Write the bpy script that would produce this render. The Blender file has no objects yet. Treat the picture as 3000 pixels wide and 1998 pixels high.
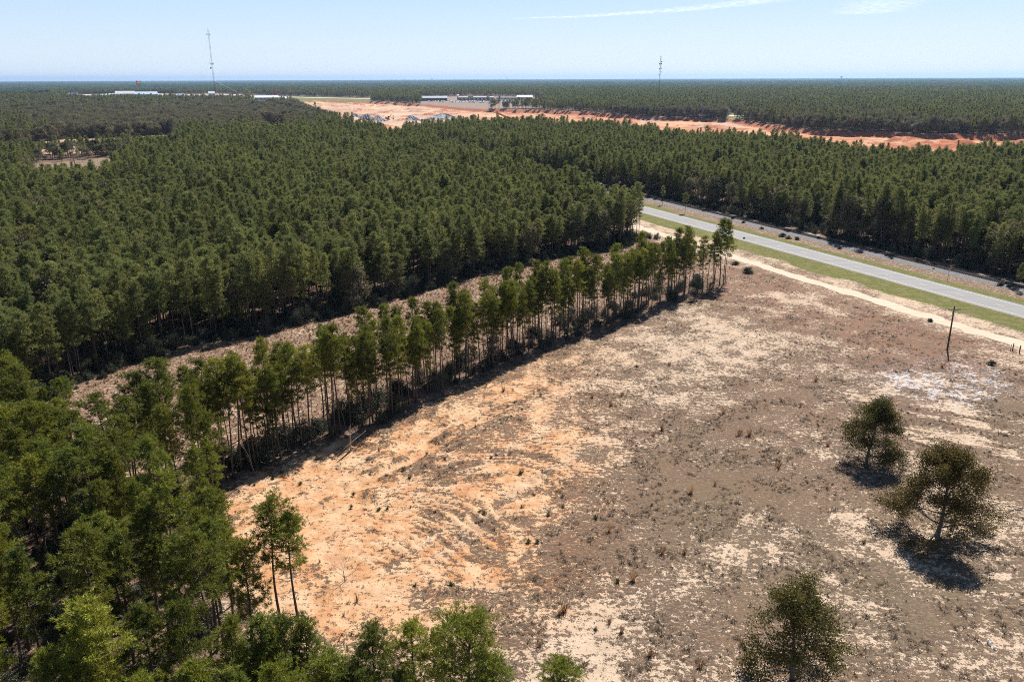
import bpy, math, random
import numpy as np
from mathutils import Vector, Matrix
random.seed(7); RNG = np.random.default_rng(11)
SC = bpy.context.scene
COL = SC.collection
R = math.radians

# ------------------------------------------------------------------ camera, sky, sun
CAM_H = 57.0; FPX = 2333.0
PITCH = math.atan(768 / FPX); ROLL = -0.0037
cd = bpy.data.cameras.new("camera"); cam = bpy.data.objects.new("camera", cd); COL.objects.link(cam)
cd.lens = 28.0; cd.sensor_width = 36.0; cd.clip_start = 0.5; cd.clip_end = 150000
cam.matrix_world = (Matrix.Translation((0, 0, CAM_H)) @ Matrix.Rotation(R(90) - PITCH, 4, 'X') @ Matrix.Rotation(ROLL, 4, 'Z'))
SC.camera = cam

SUN_EL, SUN_AZ = R(50), R(25)
w = bpy.data.worlds.new("World"); SC.world = w; w.use_nodes = True
nt = w.node_tree; bg = nt.nodes["Background"]
sky = nt.nodes.new("ShaderNodeTexSky"); sky.sky_type = 'NISHITA'; sky.sun_disc = False
sky.sun_elevation = SUN_EL; sky.sun_rotation = SUN_AZ; sky.altitude = 60
sky.air_density = 1.0; sky.dust_density = 0.6; sky.ozone_density = 1.6
tcw = nt.nodes.new("ShaderNodeTexCoord"); sx_ = nt.nodes.new("ShaderNodeSeparateXYZ"); nt.links.new(tcw.outputs['Generated'], sx_.inputs[0])
ramp = nt.nodes.new("ShaderNodeValToRGB"); nt.links.new(sx_.outputs[2], ramp.inputs[0])
ramp.color_ramp.elements[0].position = 0.0; ramp.color_ramp.elements[0].color = (4.9, 5.6, 6.5, 1)
ramp.color_ramp.elements[1].position = 0.11; ramp.color_ramp.elements[1].color = (2.9, 4.25, 5.9, 1)
e_ = ramp.color_ramp.elements.new(.34); e_.color = (.55, .98, 1.9, 1); e_ = ramp.color_ramp.elements.new(.8); e_.color = (.30, .58, 1.2, 1)
mxw = nt.nodes.new("ShaderNodeMix"); mxw.data_type = 'RGBA'; mxw.inputs[0].default_value = .86
nt.links.new(sky.outputs[0], mxw.inputs[6]); nt.links.new(ramp.outputs[0], mxw.inputs[7])
nt.links.new(mxw.outputs[2], bg.inputs[0]); bg.inputs[1].default_value = 0.10
sl = bpy.data.lights.new("sun", 'SUN'); sl.energy = 5.0; sl.angle = R(0.53); sl.color = (1.0, 0.955, 0.89)
so = bpy.data.objects.new("sun", sl); COL.objects.link(so)
SUNV = Vector((math.sin(SUN_AZ) * math.cos(SUN_EL), math.cos(SUN_AZ) * math.cos(SUN_EL), math.sin(SUN_EL)))
so.rotation_euler = SUNV.to_track_quat('Z', 'Y').to_euler(); so.location = (0, 0, 300)
SC.view_settings.view_transform = 'Standard'; SC.view_settings.look = 'None'
SC.view_settings.gamma = 1; SC.view_settings.exposure = 0.7
SC.cycles.max_bounces = 5; SC.cycles.diffuse_bounces = 3; SC.cycles.glossy_bounces = 1
SC.cycles.transmission_bounces = 3; SC.cycles.transparent_max_bounces = 6; SC.cycles.volume_bounces = 0
SC.cycles.use_denoising = False; SC.cycles.pixel_filter_type = 'BLACKMAN_HARRIS'; SC.cycles.filter_width = 1.05
HAZE = 3.4e-5

# ------------------------------------------------------------------ ground survey: photo pixel -> metres on the plane z
def G(x, y, z=0.0):
    dx, dy = x - 1500.0, y - 999.0
    c, s = math.cos(ROLL), math.sin(ROLL)
    u, v = dx * c + dy * s, -dx * s + dy * c
    d = (u, FPX * math.cos(PITCH) - v * math.sin(PITCH), -FPX * math.sin(PITCH) - v * math.cos(PITCH))
    t = (z - CAM_H) / d[2]
    return (d[0] * t, d[1] * t)
def PX(X, Y, Z):
    X, Y, Z = np.asarray(X, float), np.asarray(Y, float), np.asarray(Z, float) - CAM_H
    f = Y * math.cos(PITCH) - Z * math.sin(PITCH); v = -Y * math.sin(PITCH) - Z * math.cos(PITCH)
    f = np.where(f < 1, 1, f)
    u, v = X / f * FPX, v / f * FPX
    c, s = math.cos(ROLL), math.sin(ROLL)
    return 1500 + u * c - v * s, 999 + u * s + v * c
RT = (-0.385, 0.923); RN = (0.923, 0.385)          # along and across the road
def SR(X, Y): return np.asarray(X) * RN[0] + np.asarray(Y) * RN[1]
def RP(s, t): return (s * RN[0] + t * RT[0], s * RN[1] + t * RT[1])
def inpoly(X, Y, poly):
    X, Y = np.asarray(X, float), np.asarray(Y, float); ins = np.zeros(X.shape, bool)
    n = len(poly)
    for i in range(n):
        x1, y1 = poly[i]; x2, y2 = poly[(i + 1) % n]
        if y1 == y2: continue
        ins ^= ((y1 > Y) != (y2 > Y)) & (X < (x2 - x1) * (Y - y1) / (y2 - y1) + x1)
    return ins
def polydist(X, Y, pts, closed=False):
    X, Y = np.asarray(X, float), np.asarray(Y, float); best = np.full(X.shape, 1e9)
    n = len(pts)
    for i in range(n if closed else n - 1):
        x1, y1 = pts[i]; x2, y2 = pts[(i + 1) % n]
        dx, dy = x2 - x1, y2 - y1
        t = np.clip(((X - x1) * dx + (Y - y1) * dy) / (dx * dx + dy * dy + 1e-9), 0, 1)
        best = np.minimum(best, np.hypot(X - x1 - t * dx, Y - y1 - t * dy))
    return best
TAB = RNG.random((256, 256))
def vnoise(X, Y):
    xi, yi = np.floor(X).astype(int), np.floor(Y).astype(int)
    fx, fy = X - xi, Y - yi
    fx, fy = fx * fx * (3 - 2 * fx), fy * fy * (3 - 2 * fy)
    a, b = TAB[xi & 255, yi & 255], TAB[(xi + 1) & 255, yi & 255]
    c, d = TAB[xi & 255, (yi + 1) & 255], TAB[(xi + 1) & 255, (yi + 1) & 255]
    return (a * (1 - fx) + b * fx) * (1 - fy) + (c * (1 - fx) + d * fx) * fy
def fbm(X, Y, sc, o=4, seed=0):
    X, Y = np.asarray(X, float) / sc + seed * 17.3, np.asarray(Y, float) / sc + seed * 9.7
    r, a, tot = 0, 1, 0
    for k in range(o):
        r = r + a * vnoise(X * 2 ** k + k * 31.7, Y * 2 ** k + k * 11.1); tot += a; a *= .55
    return r / tot
def sst(a, b, x):
    t = np.clip((x - a) / (b - a), 0, 1); return t * t * (3 - 2 * t)

E1 = [G(*p) for p in [(-500, 1330), (0, 1215), (100, 1178), (217, 1134), (319, 1083), (510, 1020), (816, 962), (1020, 911), (1134, 879),
                      (1351, 816), (1631, 752), (1822, 720), (1905, 697)]]
E2 = [G(*p) for p in [(2128, 838), (1963, 886), (1835, 937), (1657, 994), (1478, 1070), (1274, 1153), (1121, 1243), (956, 1287), (765, 1376), (637, 1427)]]
FOREST = E1 + [RP(161, 330), RP(161, 60000), (-60000, 60000), (-60000, 60), (-400, 60)]
WOOD = [G(-420, 1100, 16), G(0, 985, 16), G(130, 1070, 16), G(235, 1152, 16), G(370, 1118, 16), G(548, 1088, 16), G(640, 1020, 17), G(640, 1440), G(640, 1560), G(660, 1680), G(760, 1830),
        G(900, 1960), G(1200, 2160), G(1560, 2300), (6, 30), (-120, 30), (-160, 80)]
CLEAR = [G(60, 492, 14), G(100, 478), G(170, 476), G(280, 466), G(385, 458), G(420, 462), G(300, 492, 14), G(180, 500, 14)]
CLEAR2 = [G(-60, 436), G(40, 426), G(200, 408), G(380, 403), G(400, 418), G(340, 446), G(180, 452), G(-60, 455)]
BELT2 = [G(-60, 452), G(180, 450), G(340, 444), G(400, 430), G(430, 462), G(280, 468), G(100, 480), G(-60, 492)]
CLEAR3 = [G(380, 402), G(520, 394), G(520, 400, 12), G(380, 408, 12)]
CLEAR4 = [G(760, 367), G(845, 364), G(850, 369, 14), G(750, 372, 14)]
PIT = [G(840, 297), G(960, 295), G(1130, 299), G(1260, 306), G(1390, 318), G(1560, 322), G(1720, 328), G(1900, 341), G(2060, 345), G(2160, 348),
       G(2260, 366), G(2400, 380), G(2560, 384), G(2700, 392), G(2850, 392), G(3000, 394), G(3300, 400),
       G(3300, 410, 20), G(3000, 404, 20), G(2860, 416, 20), G(2650, 412, 20), G(2450, 404, 20), G(2300, 397, 17), G(2050, 383, 17), G(1900, 370, 17), G(1700, 352, 17.5),
       G(1500, 345, 17.5), G(1330, 347, 17.5), G(1190, 360, 17.5), G(1080, 352, 17.5), G(980, 330, 15), G(900, 306, 15)]
DEALER = [G(1225, 286), G(1370, 283), G(1560, 285), G(1600, 294), G(1590, 298, 13), G(1400, 299, 13), G(1240, 297, 13)]
STRIP = [G(730, 279), G(900, 284), G(1000, 286.5), G(1090, 288), G(1090, 296, 13), G(900, 294, 13), G(730, 294, 13)]
TOWN = [G(190, 278), G(260, 277), G(460, 275), G(560, 277), G(660, 276), G(720, 278), G(720, 287, 13), G(560, 286, 13), G(440, 284, 13), G(270, 284, 13), G(190, 284, 13)]
SHED = [G(-60, 266), G(150, 265), G(150, 276, 13), G(-60, 277, 13)]
HIWAY = [G(2130, 333), G(2190, 333), G(2430, 344), G(2430, 350), G(2200, 347), G(2130, 348)]
FARP = [G(1560, 237), G(1940, 239), G(1940, 241), G(1560, 240.5)]
OPEN = [CLEAR, CLEAR2, CLEAR3, CLEAR4, PIT, DEALER, STRIP, TOWN, SHED, HIWAY]

# ------------------------------------------------------------------ helpers for objects
def link(o): COL.objects.link(o); return o
def tag(o, label=None, cat=None, group=None, kind=None):
    if label: o['label'] = label
    if cat: o['category'] = cat
    if group: o['group'] = group
    if kind: o['kind'] = kind
    return o
def empty(name, loc, rz=0, label=None, cat=None, group=None):
    o = link(bpy.data.objects.new(name, None)); o.location = loc; o.rotation_euler = (0, 0, rz); o.empty_display_size = .5
    return tag(o, label, cat, group)
def mkmesh(name, V, F, mats, mi=None, smooth=False):
    """V: n x 3, F: list of index lists or an array n x 3 / n x 4."""
    me = bpy.data.meshes.new(name); V = np.asarray(V, np.float32)
    if isinstance(F, np.ndarray):
        k = F.shape[1]; me.vertices.add(len(V)); me.vertices.foreach_set("co", V.ravel())
        me.loops.add(F.size); me.loops.foreach_set("vertex_index", F.astype(np.int32).ravel())
        me.polygons.add(len(F)); me.polygons.foreach_set("loop_start", np.arange(0, F.size, k, dtype=np.int32))
        me.update(calc_edges=True)
    else:
        me.from_pydata([tuple(map(float, v)) for v in V], [], [tuple(f) for f in F])
    for m in mats: me.materials.append(m)
    if mi is not None: me.polygons.foreach_set("material_index", np.asarray(mi, np.int32))
    if smooth: me.polygons.foreach_set("use_smooth", np.ones(len(me.polygons), bool))
    me.update(); return me
def ob(name, me, parent=None, loc=None):
    o = link(bpy.data.objects.new(name, me))
    if parent is not None: o.parent = parent
    if loc is not None: o.location = loc
    return o
class MB:
    def __init__(s): s.v, s.f, s.m = [], [], []
    def add(s, vs, fs, m=0):
        n = len(s.v); s.v += [tuple(v) for v in vs]; s.f += [tuple(i + n for i in f) for f in fs]; s.m += [m] * len(fs)
    def box(s, c, d, rz=0, m=0):
        x, y, z = d[0] / 2, d[1] / 2, d[2] / 2; cs, sn = math.cos(rz), math.sin(rz)
        vs = [(c[0] + a * cs - b * sn, c[1] + a * sn + b * cs, c[2] + e) for a in (-x, x) for b in (-y, y) for e in (-z, z)]
        s.add(vs, [(0, 1, 3, 2), (4, 6, 7, 5), (0, 4, 5, 1), (2, 3, 7, 6), (0, 2, 6, 4), (1, 5, 7, 3)], m)
    def tube(s, pts, rad, n=6, m=0, cap=True):
        rings = []; pts = [Vector(p) for p in pts]
        for i, p in enumerate(pts):
            d = (pts[min(i + 1, len(pts) - 1)] - pts[max(i - 1, 0)]).normalized()
            a = Vector((0, 0, 1)) if abs(d.z) < .9 else Vector((1, 0, 0))
            u = d.cross(a).normalized(); w_ = d.cross(u); r = rad[i] if hasattr(rad, '__len__') else rad
            rings.append([p + (u * math.cos(2 * math.pi * k / n) + w_ * math.sin(2 * math.pi * k / n)) * r for k in range(n)])
        vs = [v for rr in rings for v in rr]; fs = []
        for i in range(len(pts) - 1):
            for k in range(n): fs.append((i * n + k, i * n + (k + 1) % n, (i + 1) * n + (k + 1) % n, (i + 1) * n + k))
        if cap: fs += [tuple(range(n))[::-1], tuple((len(pts) - 1) * n + k for k in range(n))]
        s.add(vs, fs, m)
    def mesh(s, name, mats, smooth=False): return mkmesh(name, s.v, s.f, mats, s.m, smooth)

# ------------------------------------------------------------------ materials
def nodes(name):
    m = bpy.data.materials.new(name); m.use_nodes = True; t = m.node_tree
    b = t.nodes["Principled BSDF"]; return m, t, b
class NT:
    def __init__(s, t): s.t = t
    def n(s, typ, **kw):
        x = s.t.nodes.new(typ)
        for k, v in kw.items(): setattr(x, k, v)
        return x
    def setin(s, node, i, v):
        if isinstance(v, bpy.types.NodeSocket): s.t.links.new(v, node.inputs[i])
        elif v is not None: node.inputs[i].default_value = v
    def math(s, op, a, b=None, clamp=False):
        x = s.n("ShaderNodeMath", operation=op); x.use_clamp = clamp; s.setin(x, 0, a); s.setin(x, 1, b); return x.outputs[0]
    def mix(s, f, a, b, typ='MIX'):
        x = s.n("ShaderNodeMix", data_type='RGBA', blend_type=typ); s.setin(x, 0, f)
        for i, v in ((6, a), (7, b)): s.setin(x, i, (v[0], v[1], v[2], 1) if isinstance(v, tuple) else v)
        return x.outputs[2]
    def rng(s, v, a, b, c=0., d=1.):
        x = s.n("ShaderNodeMapRange"); x.clamp = True; x.interpolation_type = 'SMOOTHSTEP'
        for i, q in enumerate((v, a, b, c, d)): s.setin(x, i, q)
        return x.outputs[0]
    def pos(s): return s.n("ShaderNodeNewGeometry").outputs["Position"]
    def mapp(s, v, rot=(0, 0, 0), sc=(1, 1, 1), loc=(0, 0, 0)):
        x = s.n("ShaderNodeMapping"); s.setin(x, 0, v); x.inputs[1].default_value = loc; x.inputs[2].default_value = rot; x.inputs[3].default_value = sc; return x.outputs[0]
    def noise(s, v, sc, det=4, rough=.55, dist=0):
        x = s.n("ShaderNodeTexNoise"); s.setin(x, 'Vector', v); x.inputs['Scale'].default_value = sc; x.inputs['Detail'].default_value = det
        x.inputs['Roughness'].default_value = rough; x.inputs['Distortion'].default_value = dist; return x.outputs[0]
    def attr(s, name, typ='GEOMETRY'):
        return s.n("ShaderNodeAttribute", attribute_name=name, attribute_type=typ)
    def sep(s, c):
        x = s.n("ShaderNodeSeparateColor"); s.setin(x, 0, c); return x.outputs
def plain(name, col, rough=.7, var=.15, sc=2.0, metal=0, spec=.3):
    m, t, b = nodes(name); q = NT(t)
    tc = q.n("ShaderNodeTexCoord").outputs['Object']
    f = q.noise(tc, sc, 5, .6)
    c = q.mix(q.rng(f, .3, .7), tuple(max(0, x * (1 - var)) for x in col), tuple(min(1, x * (1 + var)) for x in col))
    t.links.new(c, b.inputs['Base Color']); b.inputs['Roughness'].default_value = rough; b.inputs['Metallic'].default_value = metal
    b.inputs['Specular IOR Level'].default_value = spec; return m
def foliage(name, ca, cb, cc, trans=.32, rough=.6, spread=1.0, zone=False):
    """leafy material: each tree has its own hue, each clump its own tone"""
    m, t, b = nodes(name); q = NT(t); t.nodes.remove(b)
    rnd = q.n("ShaderNodeObjectInfo").outputs['Random']
    tc = q.n("ShaderNodeTexCoord").outputs['Object']
    off = q.n("ShaderNodeVectorMath", operation='ADD'); t.links.new(tc, off.inputs[0])
    cmb = q.n("ShaderNodeCombineXYZ"); q.setin(cmb, 0, q.math('MULTIPLY', rnd, 37.)); t.links.new(cmb.outputs[0], off.inputs[1])
    clump = q.rng(q.noise(off.outputs[0], .9, 2, .6), .35, .65)
    c = q.mix(q.rng(rnd, .15, .85), ca, cb); lc = q.n("ShaderNodeObjectInfo").outputs['Location']; c = q.mix(q.rng(q.noise(lc, .011, 3, .6), .40, .60, 0, .55), c, tuple(x * .7 for x in ca)); c = q.mix(q.rng(q.noise(lc, .019, 2, .6), .52, .66, 0, .5), c, cb)
    r2 = q.math('FRACT', q.math('MULTIPLY', rnd, 7.31))
    c = q.mix(q.math('MULTIPLY', q.rng(r2, .72, 1.), .75 * spread), c, cc)
    c = q.mix(q.math('MULTIPLY', clump, .42), c, cc)
    hs = q.n("ShaderNodeHueSaturation"); t.links.new(c, hs.inputs['Color'])
    r3 = q.math('FRACT', q.math('MULTIPLY', rnd, 23.7)); q.setin(hs, 'Value', q.rng(r3, 0, 1, .68, 1.25))
    col = hs.outputs[0]
    d = q.n("ShaderNodeBsdfDiffuse"); tr = q.n("ShaderNodeBsdfTranslucent"); gl = q.n("ShaderNodeBsdfGlossy"); gl.inputs['Roughness'].default_value = .45
    t.links.new(col, d.inputs[0]); tcv = q.mix(.5, col, cc); t.links.new(tcv, tr.inputs[0]); gl.inputs[0].default_value = (.75, .8, .7, 1)
    mx = q.n("ShaderNodeMixShader"); mx.inputs[0].default_value = trans; t.links.new(d.outputs[0], mx.inputs[1]); t.links.new(tr.outputs[0], mx.inputs[2])
    m2 = q.n("ShaderNodeMixShader"); m2.inputs[0].default_value = .015; t.links.new(mx.outputs[0], m2.inputs[1]); t.links.new(gl.outputs[0], m2.inputs[2])
    t.links.new(m2.outputs[0], t.nodes["Material Output"].inputs[0]); return m
M = {}
M['needles'] = foliage('pine needles', (.062, .104, .028), (.135, .160, .024), (.31, .30, .040), trans=.33)
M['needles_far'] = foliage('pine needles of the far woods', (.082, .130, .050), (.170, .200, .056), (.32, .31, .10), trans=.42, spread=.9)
M['bark'] = plain('pine bark', (.105, .075, .058), .9, .45, 3.0)
M['bark_grey'] = plain('grey bark', (.16, .145, .125), .9, .35, 3.0)
M['deadwood'] = plain('bleached dead wood', (.42, .34, .25), .85, .3, 3.0)
M['broad'] = foliage('broad leaves', (.070, .085, .022), (.105, .102, .028), (.18, .13, .034), trans=.38, spread=1.2)
M['hardwood'] = foliage('winter hardwood', (.125, .122, .078), (.195, .172, .11), (.26, .22, .11), trans=.25, spread=1.1)
M['scrub'] = foliage('grey green scrub leaves', (.035, .045, .026), (.060, .066, .042), (.11, .115, .075), trans=.2)
M['dry'] = foliage('dry grass', (.115, .078, .048), (.20, .135, .08), (.26, .15, .07), trans=.25)
M['darkdry'] = foliage('dark dead weeds', (.085, .064, .046), (.13, .096, .068), (.20, .15, .10), trans=.2)
M['steel'] = plain('galvanised steel', (.42, .43, .44), .5, .1, 2.0, .3)
M['redpaint'] = plain('faded red paint', (.20, .045, .03), .6, .2)
M['dark'] = plain('dark equipment', (.035, .038, .045), .6, .2)
M['white'] = plain('white paint', (.78, .78, .76), .5, .06)
M['rust'] = plain('rusty rail', (.13, .065, .04), .6, .35, 4)

def ground_mat():
    m, t, b = nodes('sandy ground'); q = NT(t)
    A = q.attr('mk'); a = q.sep(A.outputs['Color']); aA = A.outputs['Alpha']
    B = q.attr('mk2'); c2 = q.sep(B.outputs['Color']); bA = B.outputs['Alpha']
    orange, veg, green = a[0], a[1], a[2]; red, floor_, pit = c2[0], c2[1], c2[2]
    p = q.pos()
    nL = q.noise(p, .05, 4, .6); nM = q.noise(p, .35, 4, .6); nS = q.noise(p, 1.6, 4, .65); nF = q.noise(p, 6.0, 3, .7)
    pr = q.mapp(p, rot=(0, 0, R(10)), sc=(.55, 1.25, 1)); nA = q.noise(pr, 1.1, 4, .65, .4)
    sand = q.mix(q.rng(nM, .3, .7), (.54, .415, .305), (.44, .325, .23))
    org = q.mix(q.rng(nM, .35, .65), (.60, .385, .225), (.47, .225, .10))
    org = q.mix(q.rng(nL, .45, .7, 0, .5), org, (.57, .41, .26))
    base = q.mix(orange, sand, org)
    base = q.mix(q.math('MULTIPLY', aA, q.rng(q.noise(pr, .9, 4, .6, .6), .46, .58)), base, (.50, .50, .54))
    base = q.mix(q.rng(nF, .35, .75, 0, .35), base, (.30, .21, .14))
    # low dead vegetation broken up at three sizes
    k = q.math('ADD', q.math('MULTIPLY', q.math('SUBTRACT', nA, .5), 1.5), q.math('MULTIPLY', q.math('SUBTRACT', nF, .5), 2.0))
    k = q.math('ADD', k, q.math('MULTIPLY', q.math('SUBTRACT', nS, .5), 3.0))
    k = q.math('ADD', k, veg)
    vm = q.rng(k, .30, .62)
    vc = q.mix(q.rng(nS, .38, .62), (.066, .046, .033), (.150, .098, .063)); vc = q.mix(q.rng(nL, .42, .62, 0, .5), vc, (.165, .110, .074)); vc = q.mix(q.rng(nM, .52, .68, 0, .7), vc, (.085, .066, .052))
    vc = q.mix(q.rng(nF, .47, .62, 0, .75), vc, (.045, .036, .028)); vc = q.mix(q.rng(nF, .46, .36, 0, .35), vc, (.27, .20, .145))
    nD = q.noise(q.mapp(p, rot=(0, 0, R(10)), sc=(.8, 1.15, 1)), 2.4, 3, .6, .3)
    vc = q.mix(q.rng(nD, .50, .60, 0, .8), vc, (.050, .039, .030)); vc = q.mix(q.rng(nD, .47, .38, 0, .7), vc, (.235, .168, .115))
    vc = q.mix(q.math('MULTIPLY', red, q.rng(nM, .3, .6)), vc, (.20, .105, .068))
    vc = q.mix(q.math('MULTIPLY', bA, q.rng(nM, .4, .62, .1, .5)), vc, (.135, .118, .066))
    col = q.mix(q.math('MULTIPLY', vm, .93), base, vc)
    gc = q.mix(q.rng(nS, .3, .7), (.12, .135, .030), (.185, .175, .055)); gc = q.mix(q.rng(nM, .42, .7, 0, .85), gc, (.25, .195, .11))
    gc = q.mix(q.rng(nF, .35, .7, 0, .5), gc, (.09, .105, .03))
    gm = q.rng(q.math('ADD', green, q.math('MULTIPLY', q.math('SUBTRACT', nS, .5), .9)), .36, .62)
    col = q.mix(gm, col, gc)
    fl = q.mix(q.rng(nS, .4, .62), (.20, .125, .085), (.085, .06, .045)); fl = q.mix(q.rng(nF, .5, .7, 0, .7), fl, (.30, .22, .16))
    col = q.mix(floor_, col, fl)
    pn = q.noise(q.mapp(p, sc=(1, 1, 3)), .016, 5, .62); pn2 = q.noise(q.mapp(p, sc=(1, 1, 4)), .06, 4, .6)
    pc = q.mix(q.rng(pn, .38, .58), (.60, .34, .19), (.44, .17, .085)); pc = q.mix(q.rng(pn2, .5, .62, 0, .8), pc, (.34, .12, .06))
    pc = q.mix(q.rng(q.noise(p, .011, 3, .5), .58, .66), pc, (.40, .36, .33))
    tn = q.mix(q.rng(pn, .36, .6), (.62, .44, .285), (.48, .31, .19)); tn = q.mix(q.rng(pn2, .48, .6, 0, .8), tn, (.38, .33, .30)); pc = q.mix(q.math('MULTIPLY', orange, .85), pc, tn)
    nz = q.n("ShaderNodeSeparateXYZ"); t.links.new(q.n("ShaderNodeNewGeometry").outputs['True Normal'], nz.inputs[0])
    pc = q.mix(q.rng(nz.outputs[2], .9, .985, .85, 0.), pc, (.33, .105, .055))
    col = q.mix(pit, col, pc)
    t.links.new(col, b.inputs['Base Color']); b.inputs['Roughness'].default_value = .95; b.inputs['Specular IOR Level'].default_value = .1
    bp = q.n("ShaderNodeBump"); bp.inputs['Strength'].default_value = .8; bp.inputs['Distance'].default_value = .25
    hh = q.math('ADD', q.math('MULTIPLY', nS, .6), q.math('ADD', q.math('MULTIPLY', nF, .25), q.math('MULTIPLY', vm, .35)))
    q.setin(bp, 'Height', hh); t.links.new(bp.outputs[0], b.inputs['Normal'])
    return m

# ------------------------------------------------------------------ ground sheet
def height(X, Y, fine=True):
    s = SR(X, Y); road = sst(158, 150, s) + sst(228, 240, s)
    h = (fbm(X, Y, 40, 3, 2) - .5) * .5 * road
    px, py = PX(X, Y, 0 * X)
    # low furrows left by the grader
    for (cx, cy, rx, ry, ang, lam, amp) in FUR:
        mk = np.exp(-(((px - cx) / rx) ** 2 + ((py - cy) / ry) ** 2) * 1.2)
        ph = (X * math.cos(ang) + Y * math.sin(ang)) / lam * 2 * math.pi + (fbm(X, Y, 9, 3, 5) - .5) * 9
        h = h + np.sin(ph) * amp * mk * (.4 + fbm(X, Y, 5, 2, 8))
    phi = polydist(X, Y, LOOP) + (fbm(X, Y, 14, 4, 5) - .5) * 5
    h = h + (fbm(phi / 1.7, fbm(X, Y, 10, 3, 12) * 9, 1.0, 2, 13) - .5) * .7 * 1.5 * sst(7, 12, phi) * np.exp(-(((px - 1050) / 520) ** 2 + ((py - 1330) / 330) ** 2) * 1.2)
    a2 = math.atan2(G(1850, 1480)[1] - G(1450, 1330)[1], G(1850, 1480)[0] - G(1450, 1330)[0]) + (fbm(X, Y, 30, 2, 19) - .5) * .5
    v2 = -X * np.sin(a2) + Y * np.cos(a2) + (fbm(X, Y, 7, 3, 20) - .5) * 2.2
    h = h - np.sin(v2 / 1.5 * 2 * math.pi) * .16 * (1 - sst(7, 13, phi)) * np.exp(-(((px - 1430) / 420) ** 2 + ((py - 1460) / 190) ** 2))
    far = np.hypot(X, Y)
    d = polydist(X, Y, PIT, True); ins = inpoly(X, Y, PIT)
    dep = np.where(ins, np.clip(d / 12, 0, 1) * (6.5 + 4 * (fbm(X, Y, 60, 3, 3) - .5)), 0)
    heap = np.where(ins, sst(25, 60, d) * np.clip(fbm(X, Y, 38, 4, 9) - .52, 0, 1) * 20, 0)
    h = h * (far < 1200) - dep + heap
    h = h + sst(4500, 14000, far) * (fbm(X, Y, 3500, 3, 4) - .45) * 26
    return h
LOOP = [G(1210, 1590), G(1500, 1370), G(1950, 1130)]
FUR = [(2800, 1250, 300, 140, math.atan2(.8, .6), 3.0, .10)]
def blob(px, py, cx, cy, rx, ry, rot=0):
    c, s = math.cos(R(rot)), math.sin(R(rot)); dx, dy = px - cx, py - cy
    return np.exp(-(((dx * c + dy * s) / rx) ** 2 + ((-dx * s + dy * c) / ry) ** 2))
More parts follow.
